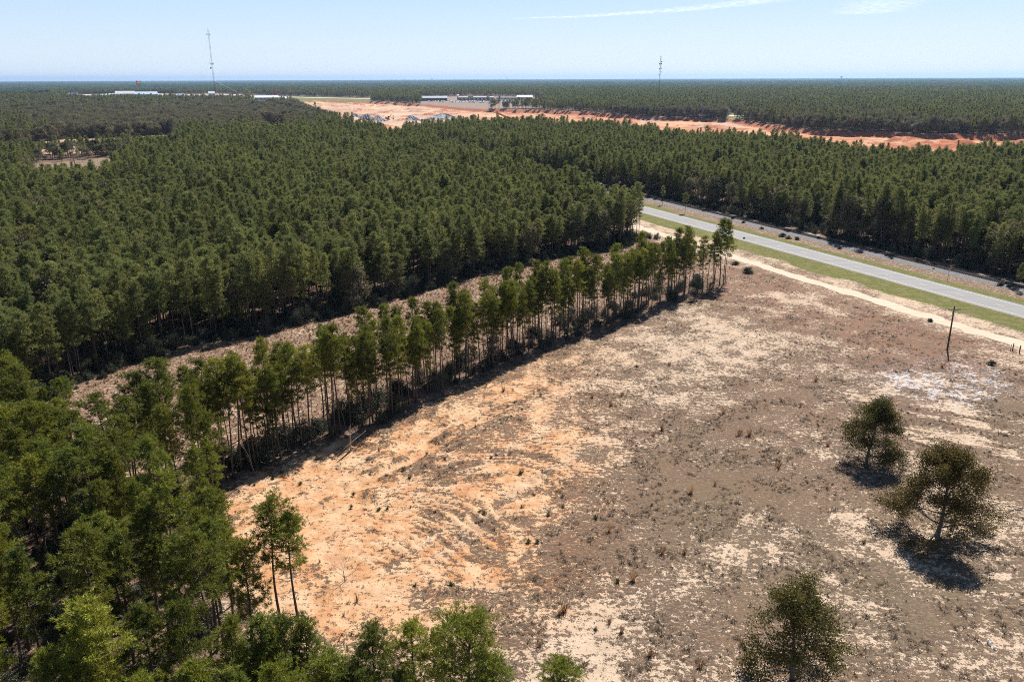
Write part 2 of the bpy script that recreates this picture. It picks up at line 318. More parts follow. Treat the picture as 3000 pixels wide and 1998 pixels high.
def masks(X, Y):
    px, py = PX(X, Y, 0 * X); s = SR(X, Y)
    n1 = fbm(X, Y, 14, 4, 1) - .5; n2 = fbm(X, Y, 4, 4, 6) - .5; n3 = fbm(X, Y, 1.6, 3, 7) - .5
    near = (np.hypot(X, Y) < 700)
    b = lambda *a: blob(px, py, *a)
    orange = np.clip(1.4 * b(900, 1500, 560, 330, -15) + 1.4 * b(1400, 1480, 520, 290, 0) + 1.1 * b(1250, 1180, 460, 150, -25) + .5 * b(1150, 1780, 300, 130) + .35 * b(1650, 1580, 150, 150)
                     + n1 * .7, 0, 1)
    ph_ = polydist(X, Y, LOOP) + (fbm(X, Y, 10, 3, 5) - .5) * 3 # - E2[-1][1], E2[0][0] - E2[-1][0]); u_, v_ = X * math.cos(a1_) + Y * math.sin(a1_), -X * math.sin(a1_) + Y * math.cos(a1_)
    orange = orange * (.95 + 1.3 * (fbm(ph_ / 3.2, fbm(X, Y, 20, 2, 3) * 4, 1.0, 3, 15) - .42))
    orange *= sst(2050, 1550, px + (py - 1400) * .15 + n1 * 300)
    veg = .40 + .19 * sst(1450, 1900, px + (py - 1300) * .3) + 1.25 * n1 + 1.3 * n2 + .7 * n3
    veg += -.30 * b(1080, 1430, 560, 270, -12) - .42 * b(960, 1650, 190, 130, -10) - .22 * b(900, 1420, 330, 110, -28) - .25 * b(1450, 1120, 420, 70, -24) - .14 * b(1850, 1130, 330, 110, -8) - .12 * b(2000, 980, 260, 60, 12)
    veg += -.30 * b(2960, 1890, 150, 100, -15) - .12 * b(2560, 1880, 140, 60, 25) - .22 * b(2800, 1250, 260, 55, 18) - .1 * b(1780, 1680, 160, 90, -30)
    veg += .26 * b(2250, 870, 420, 75, 17) + .18 * b(2700, 1010, 300, 60, 12) + .30 * b(1900, 1480, 330, 75, -48) + .30 * b(1560, 1750, 300, 90, -25) + .30 * b(2650, 1750, 420, 130, 20)
    veg += .22 * b(2050, 1780, 220, 260) + .22 * b(2250, 1400, 280, 150, 0) + .25 * b(2990, 1200, 120, 100) + .15 * b(1300, 1500, 160, 60, 20) + .1 * b(1250, 1780, 200, 60) + .18 * b(2950, 1500, 150, 160)
    veg += .10 * b(1500, 1330, 350, 160)
    veg += .55 * sst(9, 0, polydist(X, Y, E2)) * sst(2200, 2050, px)
    # streaks of dead weeds lying along the grader passes
    a1 = math.atan2(E2[0][1] - E2[-1][1], E2[0][0] - E2[-1][0])
    u, v = X * math.cos(a1) + Y * math.sin(a1), -X * math.sin(a1) + Y * math.cos(a1)
    phi = polydist(X, Y, LOOP) + (fbm(X, Y, 14, 4, 5) - .5) * 5
    lines = fbm(phi / 1.7, fbm(X, Y, 10, 3, 12) * 9, 1.0, 4, 13) - .5
    outer = sst(7, 12, phi) * np.exp(-(((px - 1050) / 520) ** 2 + ((py - 1330) / 330) ** 2) * 1.2)
    veg += lines * 3.2 * outer
    a2 = math.atan2(G(1850, 1480)[1] - G(1450, 1330)[1], G(1850, 1480)[0] - G(1450, 1330)[0]) + (fbm(X, Y, 30, 2, 19) - .5) * .5
    u, v = X * np.cos(a2) + Y * np.sin(a2), -X * np.sin(a2) + Y * np.cos(a2); v = v + (fbm(X, Y, 7, 3, 20) - .5) * 2.2
    rip = np.sin(v / 1.5 * 2 * math.pi) * .16 + (fbm(u / 5, v / 1.2, 1.0, 3, 22) - .5) * .9
    veg += rip * 1.9 * (1 - sst(7, 13, phi)) * (b(1530, 1400, 330, 160, 5) + .8 * b(1250, 1560, 280, 130, 5))
    a3 = R(-32); u, v = X * math.cos(a3) + Y * math.sin(a3), -X * math.sin(a3) + Y * math.cos(a3)
    st3 = fbm(u / 9, v / 1.3, 1.0, 3, 14) - .5
    veg += st3 * 2.0 * b(2780, 1270, 340, 120, 18) + st3 * 1.2 * b(2700, 1750, 400, 160, 15)
    # wheel tracks
    for pts, wd, k in TRK:
        d = polydist(X, Y, pts); dd = np.minimum(np.abs(d - .9), 9); veg -= k * np.exp(-(dd / wd) ** 2)
    # bare pockets
    for (cx, cy, rx, ry) in ((2460, 1514, 34, 8), (2520, 1530, 25, 5), (2595, 1618, 26, 12), (2925, 1690, 40, 12), (880, 1810, 60, 30), (620, 1160, 1, 1)):
        veg -= 1.3 * sst(.25, .7, b(cx, cy, rx, ry, 8) + n2 * .25)
    green = (sst(176, 182, s + n1 * 7) * sst(191.5, 190, s) * .95 + sst(200, 202, s) * sst(208.5, 204, s + n1 * 5) * .95)
    green += .3 * sst(204, 206, s) * sst(214, 209, s) * n2
    bare = sst(160, 168, s) * sst(182, 177, s); veg = veg - .34 * bare * (1 + 2 * n1) - .12 * sst(177, 182, s) * sst(191, 189, s)
    veg = np.where((s > 204) & (s < 214), .62 + n2 * .5, veg)
    veg = veg - .42 * b(2770, 1110, 150, 40, 8); grey = np.clip(3.5 * b(2770, 1110, 160, 48, 8) + .5 * b(2880, 1120, 110, 30) + n2 * .6 * b(2800, 1100, 260, 70), 0, 1)
    red = np.clip(.9 * b(2250, 850, 500, 90, 17) + .7 * b(2800, 1040, 330, 70, 10) + .25 + n1, 0, 1)
    olive = np.clip(b(2650, 1700, 460, 260) + .6 * b(2050, 1500, 200, 200) + .5 * b(2950, 1200, 150, 90) + n1, 0, 1)
    fl = (inpoly(X, Y, FOREST) & (polydist(X, Y, E1) > 1.5)) | (s > 224.5) | inpoly(X, Y, WOOD)
    for P_ in OPEN: fl &= ~inpoly(X, Y, P_)
    fl = fl.astype(float)
    wd = inpoly(X, Y, WOOD)
    fl = np.where(wd, .55 * (polydist(X, Y, WOOD[6:14]) > 3) + .15, fl)
    beltd = polydist(X, Y, E2); cross = (~inpoly(X, Y, FIELDP)) & (beltd < 10)
    fl = np.maximum(fl, np.where(cross, .8, 0))
    corr = (~inpoly(X, Y, FIELDP)) & (~inpoly(X, Y, FOREST)) & (s < 160) & near
    veg = np.where(corr & (beltd > 8), .66 + n2 * .6 + n1 * .5, veg); red = np.where(corr, .75, red); orange = np.where(corr, .12, orange)
    pit = np.zeros_like(veg)
    for P_ in (PIT, CLEAR2, CLEAR3, CLEAR4, FARP): pit = np.maximum(pit, inpoly(X, Y, P_).astype(float))
    orange = np.where(pit > .5, sst(1500, 1100, px) + .5 * sst(2300, 1900, px) * (n1 + .5), orange)
    cl = inpoly(X, Y, CLEAR); veg = np.where(cl, .62, veg); red = np.where(cl, .4, red)
    tw = np.zeros(veg.shape, bool)
    for P_ in (DEALER, TOWN, SHED): tw |= inpoly(X, Y, P_)
    asph = inpoly(X, Y, DEALER)
    st_ = inpoly(X, Y, STRIP) | inpoly(X, Y, HIWAY)
    green = np.where(st_, .7, green); veg = np.where(tw | st_, .1, veg); grey = np.where(tw, 1., grey); fl = np.where(asph, .7, fl)
    veg = np.where(veg > .58, .58 + (veg - .58) * .6, veg)
    return np.clip(np.stack([orange, veg, green, grey], -1), 0, 1), np.clip(np.stack([red, fl, pit, olive], -1), 0, 1)
FIELDP = E2 + [G(640, 1440), G(640, 1560), G(660, 1680), G(760, 1830), G(900, 1960), G(1560, 2300), (40, 20), (400, 20), RP(163, -150), RP(163, 215), E2[0]]
TRK = [([G(*p) for p in L], wd, k) for L, wd, k in [
    ([(2140, 1640), (2170, 1560), (2230, 1480), (2260, 1430), (2330, 1380), (2460, 1340)], .30, .35),
    ([(2150, 1700), (2165, 1620), (2215, 1520)], .25, .3),
    ([(3000, 1740), (2880, 1810), (2800, 1900), (2740, 1998)], .3, .25), ([(3050, 1450), (2800, 1330), (2620, 1250), (2560, 1180), (2640, 1120)], .4, .3),
    ([(3050, 1300), (2850, 1220), (2700, 1160)], .4, .3), ([(2300, 1500), (2400, 1440), (2600, 1400)], .3, .2)]]
def polar_grid(angs, rads):
    A, Rr = np.meshgrid(angs, rads); X, Y = np.sin(A) * Rr, np.cos(A) * Rr
    na, nr = len(angs), len(rads); i = np.arange(nr - 1)[:, None] * na + np.arange(na - 1)[None]
    F = np.stack([i, i + 1, i + na + 1, i + na], -1).reshape(-1, 4)
    return X.ravel(), Y.ravel(), F
angs = np.concatenate([np.arange(-180, -42, 4.), np.arange(-42, 42.01, .14), np.arange(46, 180.1, 4.)]) * math.pi / 180
angs[-1] = angs[0] + 2 * math.pi
rr = [2.0, 12, 24]; r_ = 30.
while r_ < 40000: rr.append(r_); r_ *= 1.0052 if r_ < 3000 else 1.012
gx, gy, gf = polar_grid(angs, np.array(rr))
gz = height(gx, gy)
me = mkmesh('ground', np.stack([gx, gy, gz], -1), gf, [ground_mat()], smooth=True)
k1, k2 = masks(gx, gy)
for nm, arr in (('mk', k1), ('mk2', k2)):
    at = me.attributes.new(nm, 'FLOAT_COLOR', 'POINT'); at.data.foreach_set("color", arr.astype(np.float32).ravel())
tag(ob('ground', me), kind='structure')

# ------------------------------------------------------------------ road, markings, dirt road, railway
def strip(name, s0, s1, t0, t1, z, mat, step=6., jit=0., kind='structure', cz=0., f=None):
    n = int((t1 - t0) / step) + 1; V, F = [], []
    for i in range(n + 1):
        t_ = t0 + (t1 - t0) * i / n
        o = f(t_) if f else 0
        ja, jb = ((vnoise(np.array([t_ / 3.]), np.array([5.]))[0] - .5) * jit, (vnoise(np.array([t_ / 3.]), np.array([55.]))[0] - .5) * jit) if jit else (0, 0)
        a = RP(s0 + o + ja, t_); m_ = RP((s0 + s1) / 2 + o, t_); b_ = RP(s1 + o + jb, t_)
        V += [(*a, z), (*m_, z + cz), (*b_, z)]
    for i in range(n): F += [(i * 3, i * 3 + 1, i * 3 + 4, i * 3 + 3), (i * 3 + 1, i * 3 + 2, i * 3 + 5, i * 3 + 4)]
    o = ob(name, mkmesh(name, V, [f_[::-1] for f_ in F], [mat])); return tag(o, kind=kind) if kind else o
def asphalt():
    m, t, b = nodes('worn asphalt'); q = NT(t); p = q.pos()
    pr = q.mapp(p, rot=(0, 0, -math.atan2(RT[1], RT[0])), sc=(.03, 1.3, 1))
    n1 = q.noise(pr, 1.0, 3, .5); n2 = q.noise(p, 5, 4, .7)
    c = q.mix(q.rng(n1, .35, .65), (.215, .210, .208), (.27, .265, .262)); c = q.mix(q.rng(n2, .3, .8, 0, .3), c, (.19, .185, .18))
    t.links.new(c, b.inputs['Base Color']); b.inputs['Roughness'].default_value = .85; b.inputs['Specular IOR Level'].default_value = .3; return m
def gravel():
    m, t, b = nodes('ballast'); q = NT(t); p = q.pos(); n = q.noise(p, 3.2, 4, .8); n2 = q.noise(p, .4, 3, .5)
    c = q.mix(q.rng(n, .35, .65), (.085, .083, .085), (.23, .225, .23)); c = q.mix(q.rng(n2, .5, .7, 0, .4), c, (.19, .15, .12)); t.links.new(c, b.inputs['Base Color']); b.inputs['Roughness'].default_value = .95
    bp = q.n("ShaderNodeBump"); bp.inputs['Distance'].default_value = .2; q.setin(bp, 'Height', n); t.links.new(bp.outputs[0], b.inputs['Normal']); return m
def palesand():
    m, t, b = nodes('packed pale sand'); q = NT(t); p = q.pos()
    pr = q.mapp(p, rot=(0, 0, -math.atan2(RT[1], RT[0])), sc=(.06, 1.2, 1)); n = q.noise(pr, 1.2, 4, .6); n2 = q.noise(p, 1.5, 4, .7)
    c = q.mix(q.rng(n, .35, .65), (.55, .445, .34), (.47, .365, .265)); c = q.mix(q.rng(n2, .5, .8, 0, .4), c, (.48, .37, .27)); t.links.new(c, b.inputs['Base Color']); b.inputs['Roughness'].default_value = .95; return m
T0, T1 = -140, 1400
strip('road', 190.6, 201.6, T0, T1, .03, asphalt(), 20)
mw = plain('white road paint', (.62, .62, .62), .7, .12, 1.5); my = plain('worn yellow road paint', (.62, .47, .26), .7, .2, 1.5)
strip('road_edge_line', 191.9, 192.06, T0, T1, .037, mw, 20); strip('road_edge_line', 200.1, 200.26, T0, T1, .037, mw, 20)
td0 = (G(2928.7, 895.5)[0] * RT[0] + G(2928.7, 895.5)[1] * RT[1]); db = MB()
for i in range(-10, 90):
    tc_ = td0 + i * 12.19; a, b_, c_, d_ = RP(195.93, tc_ - 1.5), RP(196.1, tc_ - 1.5), RP(196.1, tc_ + 1.5), RP(195.93, tc_ + 1.5)
    db.add([(*a, .037), (*b_, .037), (*c_, .037), (*d_, .037)], [(0, 1, 2, 3)])
tag(ob('road_centre_dashes', db.mesh('road_centre_dashes', [my])), kind='structure')
strip('road_shoulder_seam', 190.2, 190.6, T0, T1, .02, plain('shoulder grit', (.33, .27, .22), .9, .2, 2), 4, .3)
dirt_off = lambda t: 1.2 * sst(160, 20, np.array(t)) * 2 - 1.2
strip('dirt_road', 168.2, 173.0, T0, 330, .045, palesand(), .8, 1.9, f=dirt_off)
strip('ballast', 213.2, 222.2, T0, T1, .02, gravel(), 3, .9, cz=.55)
rail_z = .78
for so_ in (217.0, 218.45):
    rb = MB(); n_ = 40
    rb.tube([(*RP(so_, T0 + (T1 - T0) * i / n_), rail_z) for i in range(n_ + 1)], .065, 4)
    tag(ob('rail', rb.mesh('rail', [M['rust']])), 'rusty steel rail of the track, ' + ('the one nearer the road' if so_ < 218 else 'the one nearer the pines'), 'rail', 'rails of the railway line')
tb = MB(); th = math.atan2(RN[1], RN[0])
for i in range(0, 900): tb.box((*RP(217.72, -60 + i * .6), .62), (2.5, .23, .17), th)
tag(ob('railway_sleepers', tb.mesh('railway_sleepers', [plain('old ties', (.075, .055, .045), .9, .3)])), kind='stuff', label='dark timber sleepers of the railway track')

# ------------------------------------------------------------------ trees
def blades(C, D, n, L, W, spread, rg, up=.3):
    """n narrow triangles around each centre C (k x 3) fanning about direction D"""
    k = len(C); C = np.repeat(C, n, 0); D = np.repeat(D, n, 0)
    d = D + rg.normal(0, spread, C.shape); d[:, 2] += up; d /= np.linalg.norm(d, axis=1)[:, None] + 1e-9
    s = np.cross(d, rg.normal(0, 1, C.shape)); s /= np.linalg.norm(s, axis=1)[:, None] + 1e-9
    l = L * rg.uniform(.7, 1.25, (len(C), 1)); w = W * rg.uniform(.7, 1.2, (len(C), 1))
    b0 = C + rg.normal(0, L * .22, C.shape)
    V = np.stack([b0 - s * w * .5, b0 + s * w * .5, b0 + d * l], 1).reshape(-1, 3)
    return V, np.arange(len(V)).reshape(-1, 3)
def quads(C, n, rad, size, rg, flat=.6):
    C = np.repeat(C, n, 0) + rg.normal(0, rad, (len(C) * n, 3))
    a = rg.normal(0, 1, C.shape); a[:, 2] *= flat; a /= np.linalg.norm(a, axis=1)[:, None]
    b = np.cross(a, rg.normal(0, 1, C.shape)); b /= np.linalg.norm(b, axis=1)[:, None]
    l = size * rg.uniform(.6, 1.3, (len(C), 1))
    V = np.stack([C - a * l * .5, C + b * l * .32, C + a * l * .5, C - b * l * .32], 1).reshape(-1, 3)
    return V, np.arange(len(V)).reshape(-1, 4)
def make_pine(seed, H=17., cb=.5, rad=2.1, nb=44, tufts=11, bl=9, r0=.17, open_=False, L=.40, W=.085, lean=0., cone=False, pk=1.):
    rg = np.random.default_rng(seed); tk = MB(); n = 9
    la = rg.uniform(0, 6.28); ph = rg.uniform(0, 6.28)
    ax = lambda z: np.array([math.cos(la) * lean * (z / H) ** 1.5 * H + .16 * math.sin(z * .35 + ph), math.sin(la) * lean * (z / H) ** 1.5 * H + .16 * math.cos(z * .3 + ph), z])
    zs = np.linspace(0, H * .985, n); tk.tube([ax(z) for z in zs], [r0 * (1 - .82 * z / H) for z in zs], 6)
    C, D = [], []; az = rg.uniform(0, 6.28)
    for i in range(nb):
        f = (i + rg.uniform(0, .9)) / nb; z = H * (cb + (1 - cb) * f ** .85)
        prof = (math.sin(math.pi * min(1, .22 + f * .80)) ** .65) if not open_ else math.sqrt(max(.02, 1 - f ** 2.2)) * (.75 + .25 * min(1, f * 4))
        if cone: prof = max(.12, 1 - f) ** .75
        l = rad * prof * rg.uniform(.5, 1.2) * (1 + .22 * math.cos(az - la)); 
        if f > .93: l = max(l, .45)
        az += 2.4 + rg.normal(0, .5); el = R(rg.uniform(-8, 20) + 42 * f)
        d = np.array([math.cos(az) * math.cos(el), math.sin(az) * math.cos(el), math.sin(el)])
        b0 = ax(z); mid = b0 + d * l * .55; tip = b0 + d * l + np.array([0, 0, .16 * l])
        tk.tube([b0, mid, tip], [.035 + .012 * l, .022, .008], 3, cap=False)
        lat = np.cross(d, [0, 0, 1]); lat /= np.linalg.norm(lat) + 1e-9
        npad = max(2, int(round((1.2 + 1.15 * l) * pk)))
        for q_ in range(npad):
            fq = .45 + .58 * (q_ + rg.uniform(0, .8)) / npad; side = rg.normal(0, .30) * l * (1.15 - fq) * 1.6
            pc = b0 + d * l * fq + lat * side + np.array([0, 0, .16 * l * fq + .08])
            pr_ = rg.uniform(.17, .32) * (1 + .08 * rad)
            mid2 = b0 + d * l * fq * .7; tk.tube([mid2, pc], [.016, .008], 3, cap=False)
            for _ in range(max(3, int(tufts * .46 / pk))):
                o_ = rg.normal(0, 1, 3) * pr_ * np.array([1, 1, .45]); C.append(pc + o_); D.append(d * .5 + lat * side * .6 + o_ / pr_ * .45)
    C.append(ax(H * .985)); D.append(np.array([0, 0, 1.]))
    # dead stubs below the crown
    for i in range(7):
        z = H * rg.uniform(cb * .5, cb); a_ = rg.uniform(0, 6.28); l = rg.uniform(.4, 1.2)
        b0 = ax(z); tk.tube([b0, b0 + np.array([math.cos(a_) * l, math.sin(a_) * l, l * .15])], [.025, .006], 3, cap=False)
    V, F = blades(np.array(C), np.array(D), bl, L, W, .75, rg)
    return tk, V, F
def rec_branch(mb, C, p, d, l, r, depth, rg, droop=.0, nch=(2, 4)):
    n = 3; pts, rs = [np.array(p)], [r]; dd = np.array(d, float)
    for i in range(n):
        dd = dd + rg.normal(0, .16, 3) + np.array([0, 0, .06 - droop]); dd /= np.linalg.norm(dd)
        pts.append(pts[-1] + dd * l / n); rs.append(r * (1 - .45 * (i + 1) / n))
    mb.tube(pts, rs, 5 if depth > 1 else 3, cap=False)
    if depth == 0: C.append(pts[-1]); C.append(pts[-2]); return
    if depth == 1: C.append(pts[-1])
    for i in range(rg.integers(*nch) + 1):
        q_ = pts[rg.integers(1, n + 1)] if i else pts[-1]
        nd = dd + rg.normal(0, .62, 3); nd[2] = nd[2] * .7 + .12; nd /= np.linalg.norm(nd)
        rec_branch(mb, C, q_, nd, l * rg.uniform(.58, .8), r * .55, depth - 1, rg, droop, nch)
def make_oak(seed, H=12., spread=7., r0=.35, leaves=10, size=.26, depth=4, nl=9, zb=.18, lrad=.32):
    rg = np.random.default_rng(seed); mb = MB(); C = []
    zs = np.linspace(0, H * .8, 7); ax = [np.array([.25 * math.sin(z * .4 + seed), .2 * math.cos(z * .5), z]) for z in zs]
    mb.tube(ax, [r0 * (1.25 if i == 0 else 1) * (1 - .85 * i / 6) for i in range(7)], 8)
    az = rg.uniform(0, 6)
    for i in range(nl):
        f = i / (nl - 1); z = H * (zb + .66 * f); az += 2.4 + rg.normal(0, .3)
        k = np.interp(z, zs, range(7)); b0 = ax[int(k)] * (1 - k % 1) + ax[min(6, int(k) + 1)] * (k % 1)
        el = R(-2 + 62 * f); d = np.array([math.cos(az) * math.cos(el), math.sin(az) * math.cos(el), math.sin(el)])
        rec_branch(mb, C, b0, d, spread * .42 * (1 - .45 * f) , r0 * .42 * (1 - .5 * f), depth - 1, rg)
    C = np.array(C); g_ = np.sin(C[:, 0] * 1.3 + seed) + np.sin(C[:, 1] * 1.5 + seed * 2) + np.sin(C[:, 2] * 1.7 + seed * 3) + rg.normal(0, .5, len(C)); C = C[g_ > -1.0]
    V, F = quads(C, leaves, lrad, size, rg)
    return mb, V, F
def make_bush(seed, H=2.5, W_=1.6, n=60, leaves=16, size=.2):
    rg = np.random.default_rng(seed); mb = MB(); C = []
    for i in range(n):
        a_ = rg.uniform(0, 6.28); e_ = rg.uniform(.15, 1.45); l = rg.uniform(.55, 1.05)
        tip = np.array([math.cos(a_) * math.cos(e_) * W_ * l, math.sin(a_) * math.cos(e_) * W_ * l, math.sin(e_) * H * l])
        mb.tube([(0, 0, 0), tip * .5 + rg.normal(0, .1, 3), tip], [.035, .02, .006], 3, cap=False); C.append(tip); C.append(tip * .8)
    V, F = quads(np.array(C), leaves, .2 * H / 2.5, size, rg); return mb, V, F
def make_clump(seed, n=26, H=.45, W_=.3, bw=.035):
    rg = np.random.default_rng(seed); a_ = rg.uniform(0, 6.28, n); r = rg.uniform(0, W_ * .6, n)
    b = np.stack([np.cos(a_) * r * .5, np.sin(a_) * r * .5, np.zeros(n) - .03], -1)
    t_ = np.stack([np.cos(a_) * (r + W_ * .5), np.sin(a_) * (r + W_ * .5), H * rg.uniform(.4, 1.1, n)], -1)
    s = np.stack([-np.sin(a_), np.cos(a_), np.zeros(n)], -1) * bw
    V = np.stack([b - s, b + s, t_], 1).reshape(-1, 3); return V, np.arange(3 * n).reshape(-1, 3)
def make_hard(seed, H=12, spread=6):
    return make_oak(seed, H, spread, .2, 9, .62, 3, 10, .3, .62)

def pair(base, mb, V, F, mt, ml):
    return (mb.mesh(base + '_trunk', [mt], True), mkmesh(base + '_crown', V, F, [ml]))
ROWP = [make_pine(100 + i, H, cb, rd, nb, 15, 10, .16, lean=ln, pk=1.3) for i, (H, cb, rd, nb, ln) in enumerate(
    [(17, .57, 1.9, 26, .0), (16, .54, 2.2, 28, .02), (17.5, .62, 1.9, 24, .03), (15, .5, 1.8, 26, .0), (18, .58, 2.2, 28, .015), (13.5, .45, 1.6, 24, .05)])]
WOODP = [make_pine(200 + i, H, cb, rd, nb, 17, 12, .18, lean=ln, L=.34, W=.075) for i, (H, cb, rd, nb, ln) in enumerate(
    [(17, .48, 2.2, 36, .0), (18, .55, 2.5, 34, .02), (16, .42, 2.0, 36, .01), (17.5, .60, 2.6, 30, .03), (15, .40, 2.0, 34, .0), (18.5, .58, 2.3, 32, .02)])]
OPENP = [make_pine(300 + i, H, cb, rd, nb, 17, 11, .2, True, L=.34, W=.07, lean=.02) for i, (H, cb, rd, nb) in enumerate(
    [(15, .28, 4.0, 70), (16, .30, 3.0, 58), (13, .3, 2.9, 56)])]
ROWM = [pair('row_pine', *x, M['bark'], M['needles']) for x in ROWP]
WOODM = [pair('wood_pine', *x, M['bark'], M['needles']) for x in WOODP]
OPENM = [pair('open_pine', *x, M['bark'], M['needles']) for x in OPENP]
DENS = [make_pine(400 + i, H, cb, rd, nb, 13, 9, .16, L=.42, W=.10, pk=1.6) for i, (H, cb, rd, nb) in enumerate(
    [(16.5, .46, 2.1, 38), (17.5, .52, 2.3, 38), (15.5, .42, 2.0, 36), (18.5, .56, 2.3, 34), (14, .38, 1.8, 36), (17, .5, 2.6, 40)])]
DENS += [make_pine(420 + i, H, cb, rd, nb, 12, 9, .14, L=.42, W=.10, cone=True, pk=1.6) for i, (H, cb, rd, nb) in enumerate([(15, .22, 2.6, 54), (17, .3, 2.4, 56), (13, .18, 2.3, 50), (18.5, .45, 2.2, 40)])]
DENM = [pair('forest_pine', *x, M['bark'], M['needles_far']) for x in DENS]
HARD = [make_hard(500 + i, H, sp) for i, (H, sp) in enumerate([(12, 6), (14, 7), (10, 6), (13, 8)])]
BUSH = [make_bush(600 + i, H, W_) for i, (H, W_) in enumerate([(2.6, 1.7), (3.6, 2.2), (1.8, 1.5), (4.5, 2.0)])]

def place(name, meshes, loc, rz, sc, label, cat, group, parts=('trunk', 'crown')):
    e = empty(name, loc, rz, label, cat, group); e.scale = sc if hasattr(sc, '__len__') else (sc, sc, sc)
    for nm, me_ in zip(parts, meshes):
        c = link(bpy.data.objects.new(nm, me_)); c.parent = e
    return e
def gnscatter(name, variants, pts, scl, rot, vid, mats, label, cat=None, kind='stuff'):
    """one stuff object: the mesh holds the plant forms and the loose points they grow on"""
    VV, FF, VI, MI = [], [], [], []; n = 0
    for k, parts in enumerate(variants):
        for (V, F, mi) in parts:
            V = np.asarray(V, float); VV.append(V); VI.append(np.full(len(V), k))
            FF += [tuple(i + n for i in f) for f in (F.tolist() if isinstance(F, np.ndarray) else F)]
            MI += [mi] * len(F); n += len(V)
    nf = n; VV.append(np.asarray(pts, float)); VI.append(np.full(len(pts), -1))
    V = np.concatenate(VV); me_ = bpy.data.meshes.new(name); me_.from_pydata(V.tolist(), [], FF)
    for m_ in mats: me_.materials.append(m_)
    me_.polygons.foreach_set("material_index", np.array(MI, np.int32))
    def att(nm, typ, fill, dt):
        a_ = me_.attributes.new(nm, typ, 'POINT'); arr = np.zeros(len(V), dt); arr[nf:] = fill; return a_, arr
    a_ = me_.attributes.new('vid', 'INT', 'POINT'); a_.data.foreach_set("value", np.concatenate(VI).astype(np.int32))
    a_, arr = att('pidx', 'INT', vid, np.int32); a_.data.foreach_set("value", arr)
    for nm, fill in (('psx', scl[0]), ('psz', scl[1]), ('prot', rot)):
        a_, arr = att(nm, 'FLOAT', fill, np.float32); a_.data.foreach_set("value", arr)
    o = ob(name, me_); tag(o, label, None, None, kind)
    ng = bpy.data.node_groups.new(name + '_scatter', 'GeometryNodeTree')
    ng.interface.new_socket('Geometry', in_out='INPUT', socket_type='NodeSocketGeometry'); ng.interface.new_socket('Geometry', in_out='OUTPUT', socket_type='NodeSocketGeometry')
    N = lambda t_: ng.nodes.new(t_); L_ = ng.links.new
    gi, go = N('NodeGroupInput'), N('NodeGroupOutput')
    def named(nm, typ):
        x = N('GeometryNodeInputNamedAttribute'); x.data_type = typ; x.inputs[0].default_value = nm
        return next(s for s in x.outputs if s.enabled and s.name == 'Attribute')
    vida = named('vid', 'INT')
    def sep(k):
        c = N('FunctionNodeCompare'); c.data_type = 'INT'; c.operation = 'EQUAL'; L_(vida, c.inputs[2]); c.inputs[3].default_value = k
        s_ = N('GeometryNodeSeparateGeometry'); s_.domain = 'POINT'; L_(gi.outputs[0], s_.inputs[0]); L_(c.outputs[0], s_.inputs[1]); return s_.outputs[0]
    j = N('GeometryNodeJoinGeometry')
    for k in reversed(range(len(variants))):
        g_ = N('GeometryNodeGeometryToInstance'); L_(sep(k), g_.inputs[0]); L_(g_.outputs[0], j.inputs[0])
    ip = N('GeometryNodeInstanceOnPoints'); L_(sep(-1), ip.inputs['Points']); L_(j.outputs[0], ip.inputs['Instance']); ip.inputs['Pick Instance'].default_value = True
    L_(named('pidx', 'INT'), ip.inputs['Instance Index'])
    cr = N('ShaderNodeCombineXYZ'); L_(named('prot', 'FLOAT'), cr.inputs[2]); L_(cr.outputs[0], ip.inputs['Rotation'])
    cs = N('ShaderNodeCombineXYZ'); sx = named('psx', 'FLOAT'); L_(sx, cs.inputs[0]); L_(sx, cs.inputs[1]); L_(named('psz', 'FLOAT'), cs.inputs[2]); L_(cs.outputs[0], ip.inputs['Scale'])
    L_(ip.outputs[0], go.inputs[0])
    md = o.modifiers.new('scatter', 'NODES'); md.node_group = ng
    return o
def where(x, y):
    return "%d%% across and %d%% down the photo" % (round(x / 30.), round(y / 19.98))

PINES = []   # (x, y, z, set, variant, sxy, sz, role)
# the belt between the field and the grassy lane
def along(pts, t_):
    L_ = [math.dist(pts[i], pts[i + 1]) for i in range(len(pts) - 1)]; d = t_ * sum(L_)
    for i, l in enumerate(L_):
        if d <= l or i == len(L_) - 1:
            k = d / l; a, b = pts[i], pts[i + 1]; return (a[0] + (b[0] - a[0]) * k, a[1] + (b[1] - a[1]) * k), ((b[1] - a[1]) / l, -(b[0] - a[0]) / l)
        d -= l
NB = 205
for i in range(NB):
    t_ = ((i + random.uniform(0, .9)) / NB) ** .82
    (x, y), nn = along(E2, t_); off = random.choice([random.uniform(0.2, 2.5), random.uniform(1.5, 6. + 8 * t_ ** 2)])
    # E2 runs from the road to the near end; the belt lies on the far side of it
    sgn = 1 if (nn[0] * -1 + nn[1] * 1) > 0 else -1
    x, y = x + nn[0] * off * sgn, y + nn[1] * off * sgn
    sz = random.choice([random.uniform(.9, 1.08), random.uniform(.62, 1.0)])
    PINES.append([x, y, 0, 'row', random.randrange(6), sz * random.uniform(.78, 1.02), sz, 'row'])
tx, ty = G(2106, 838); PINES.append([tx, ty, 0, 'row', 4, 1.12, 1.06, 'tall'])
tx, ty = G(2124, 830); PINES.append([tx, ty, 0, 'row', 1, .9, .86, 'row'])
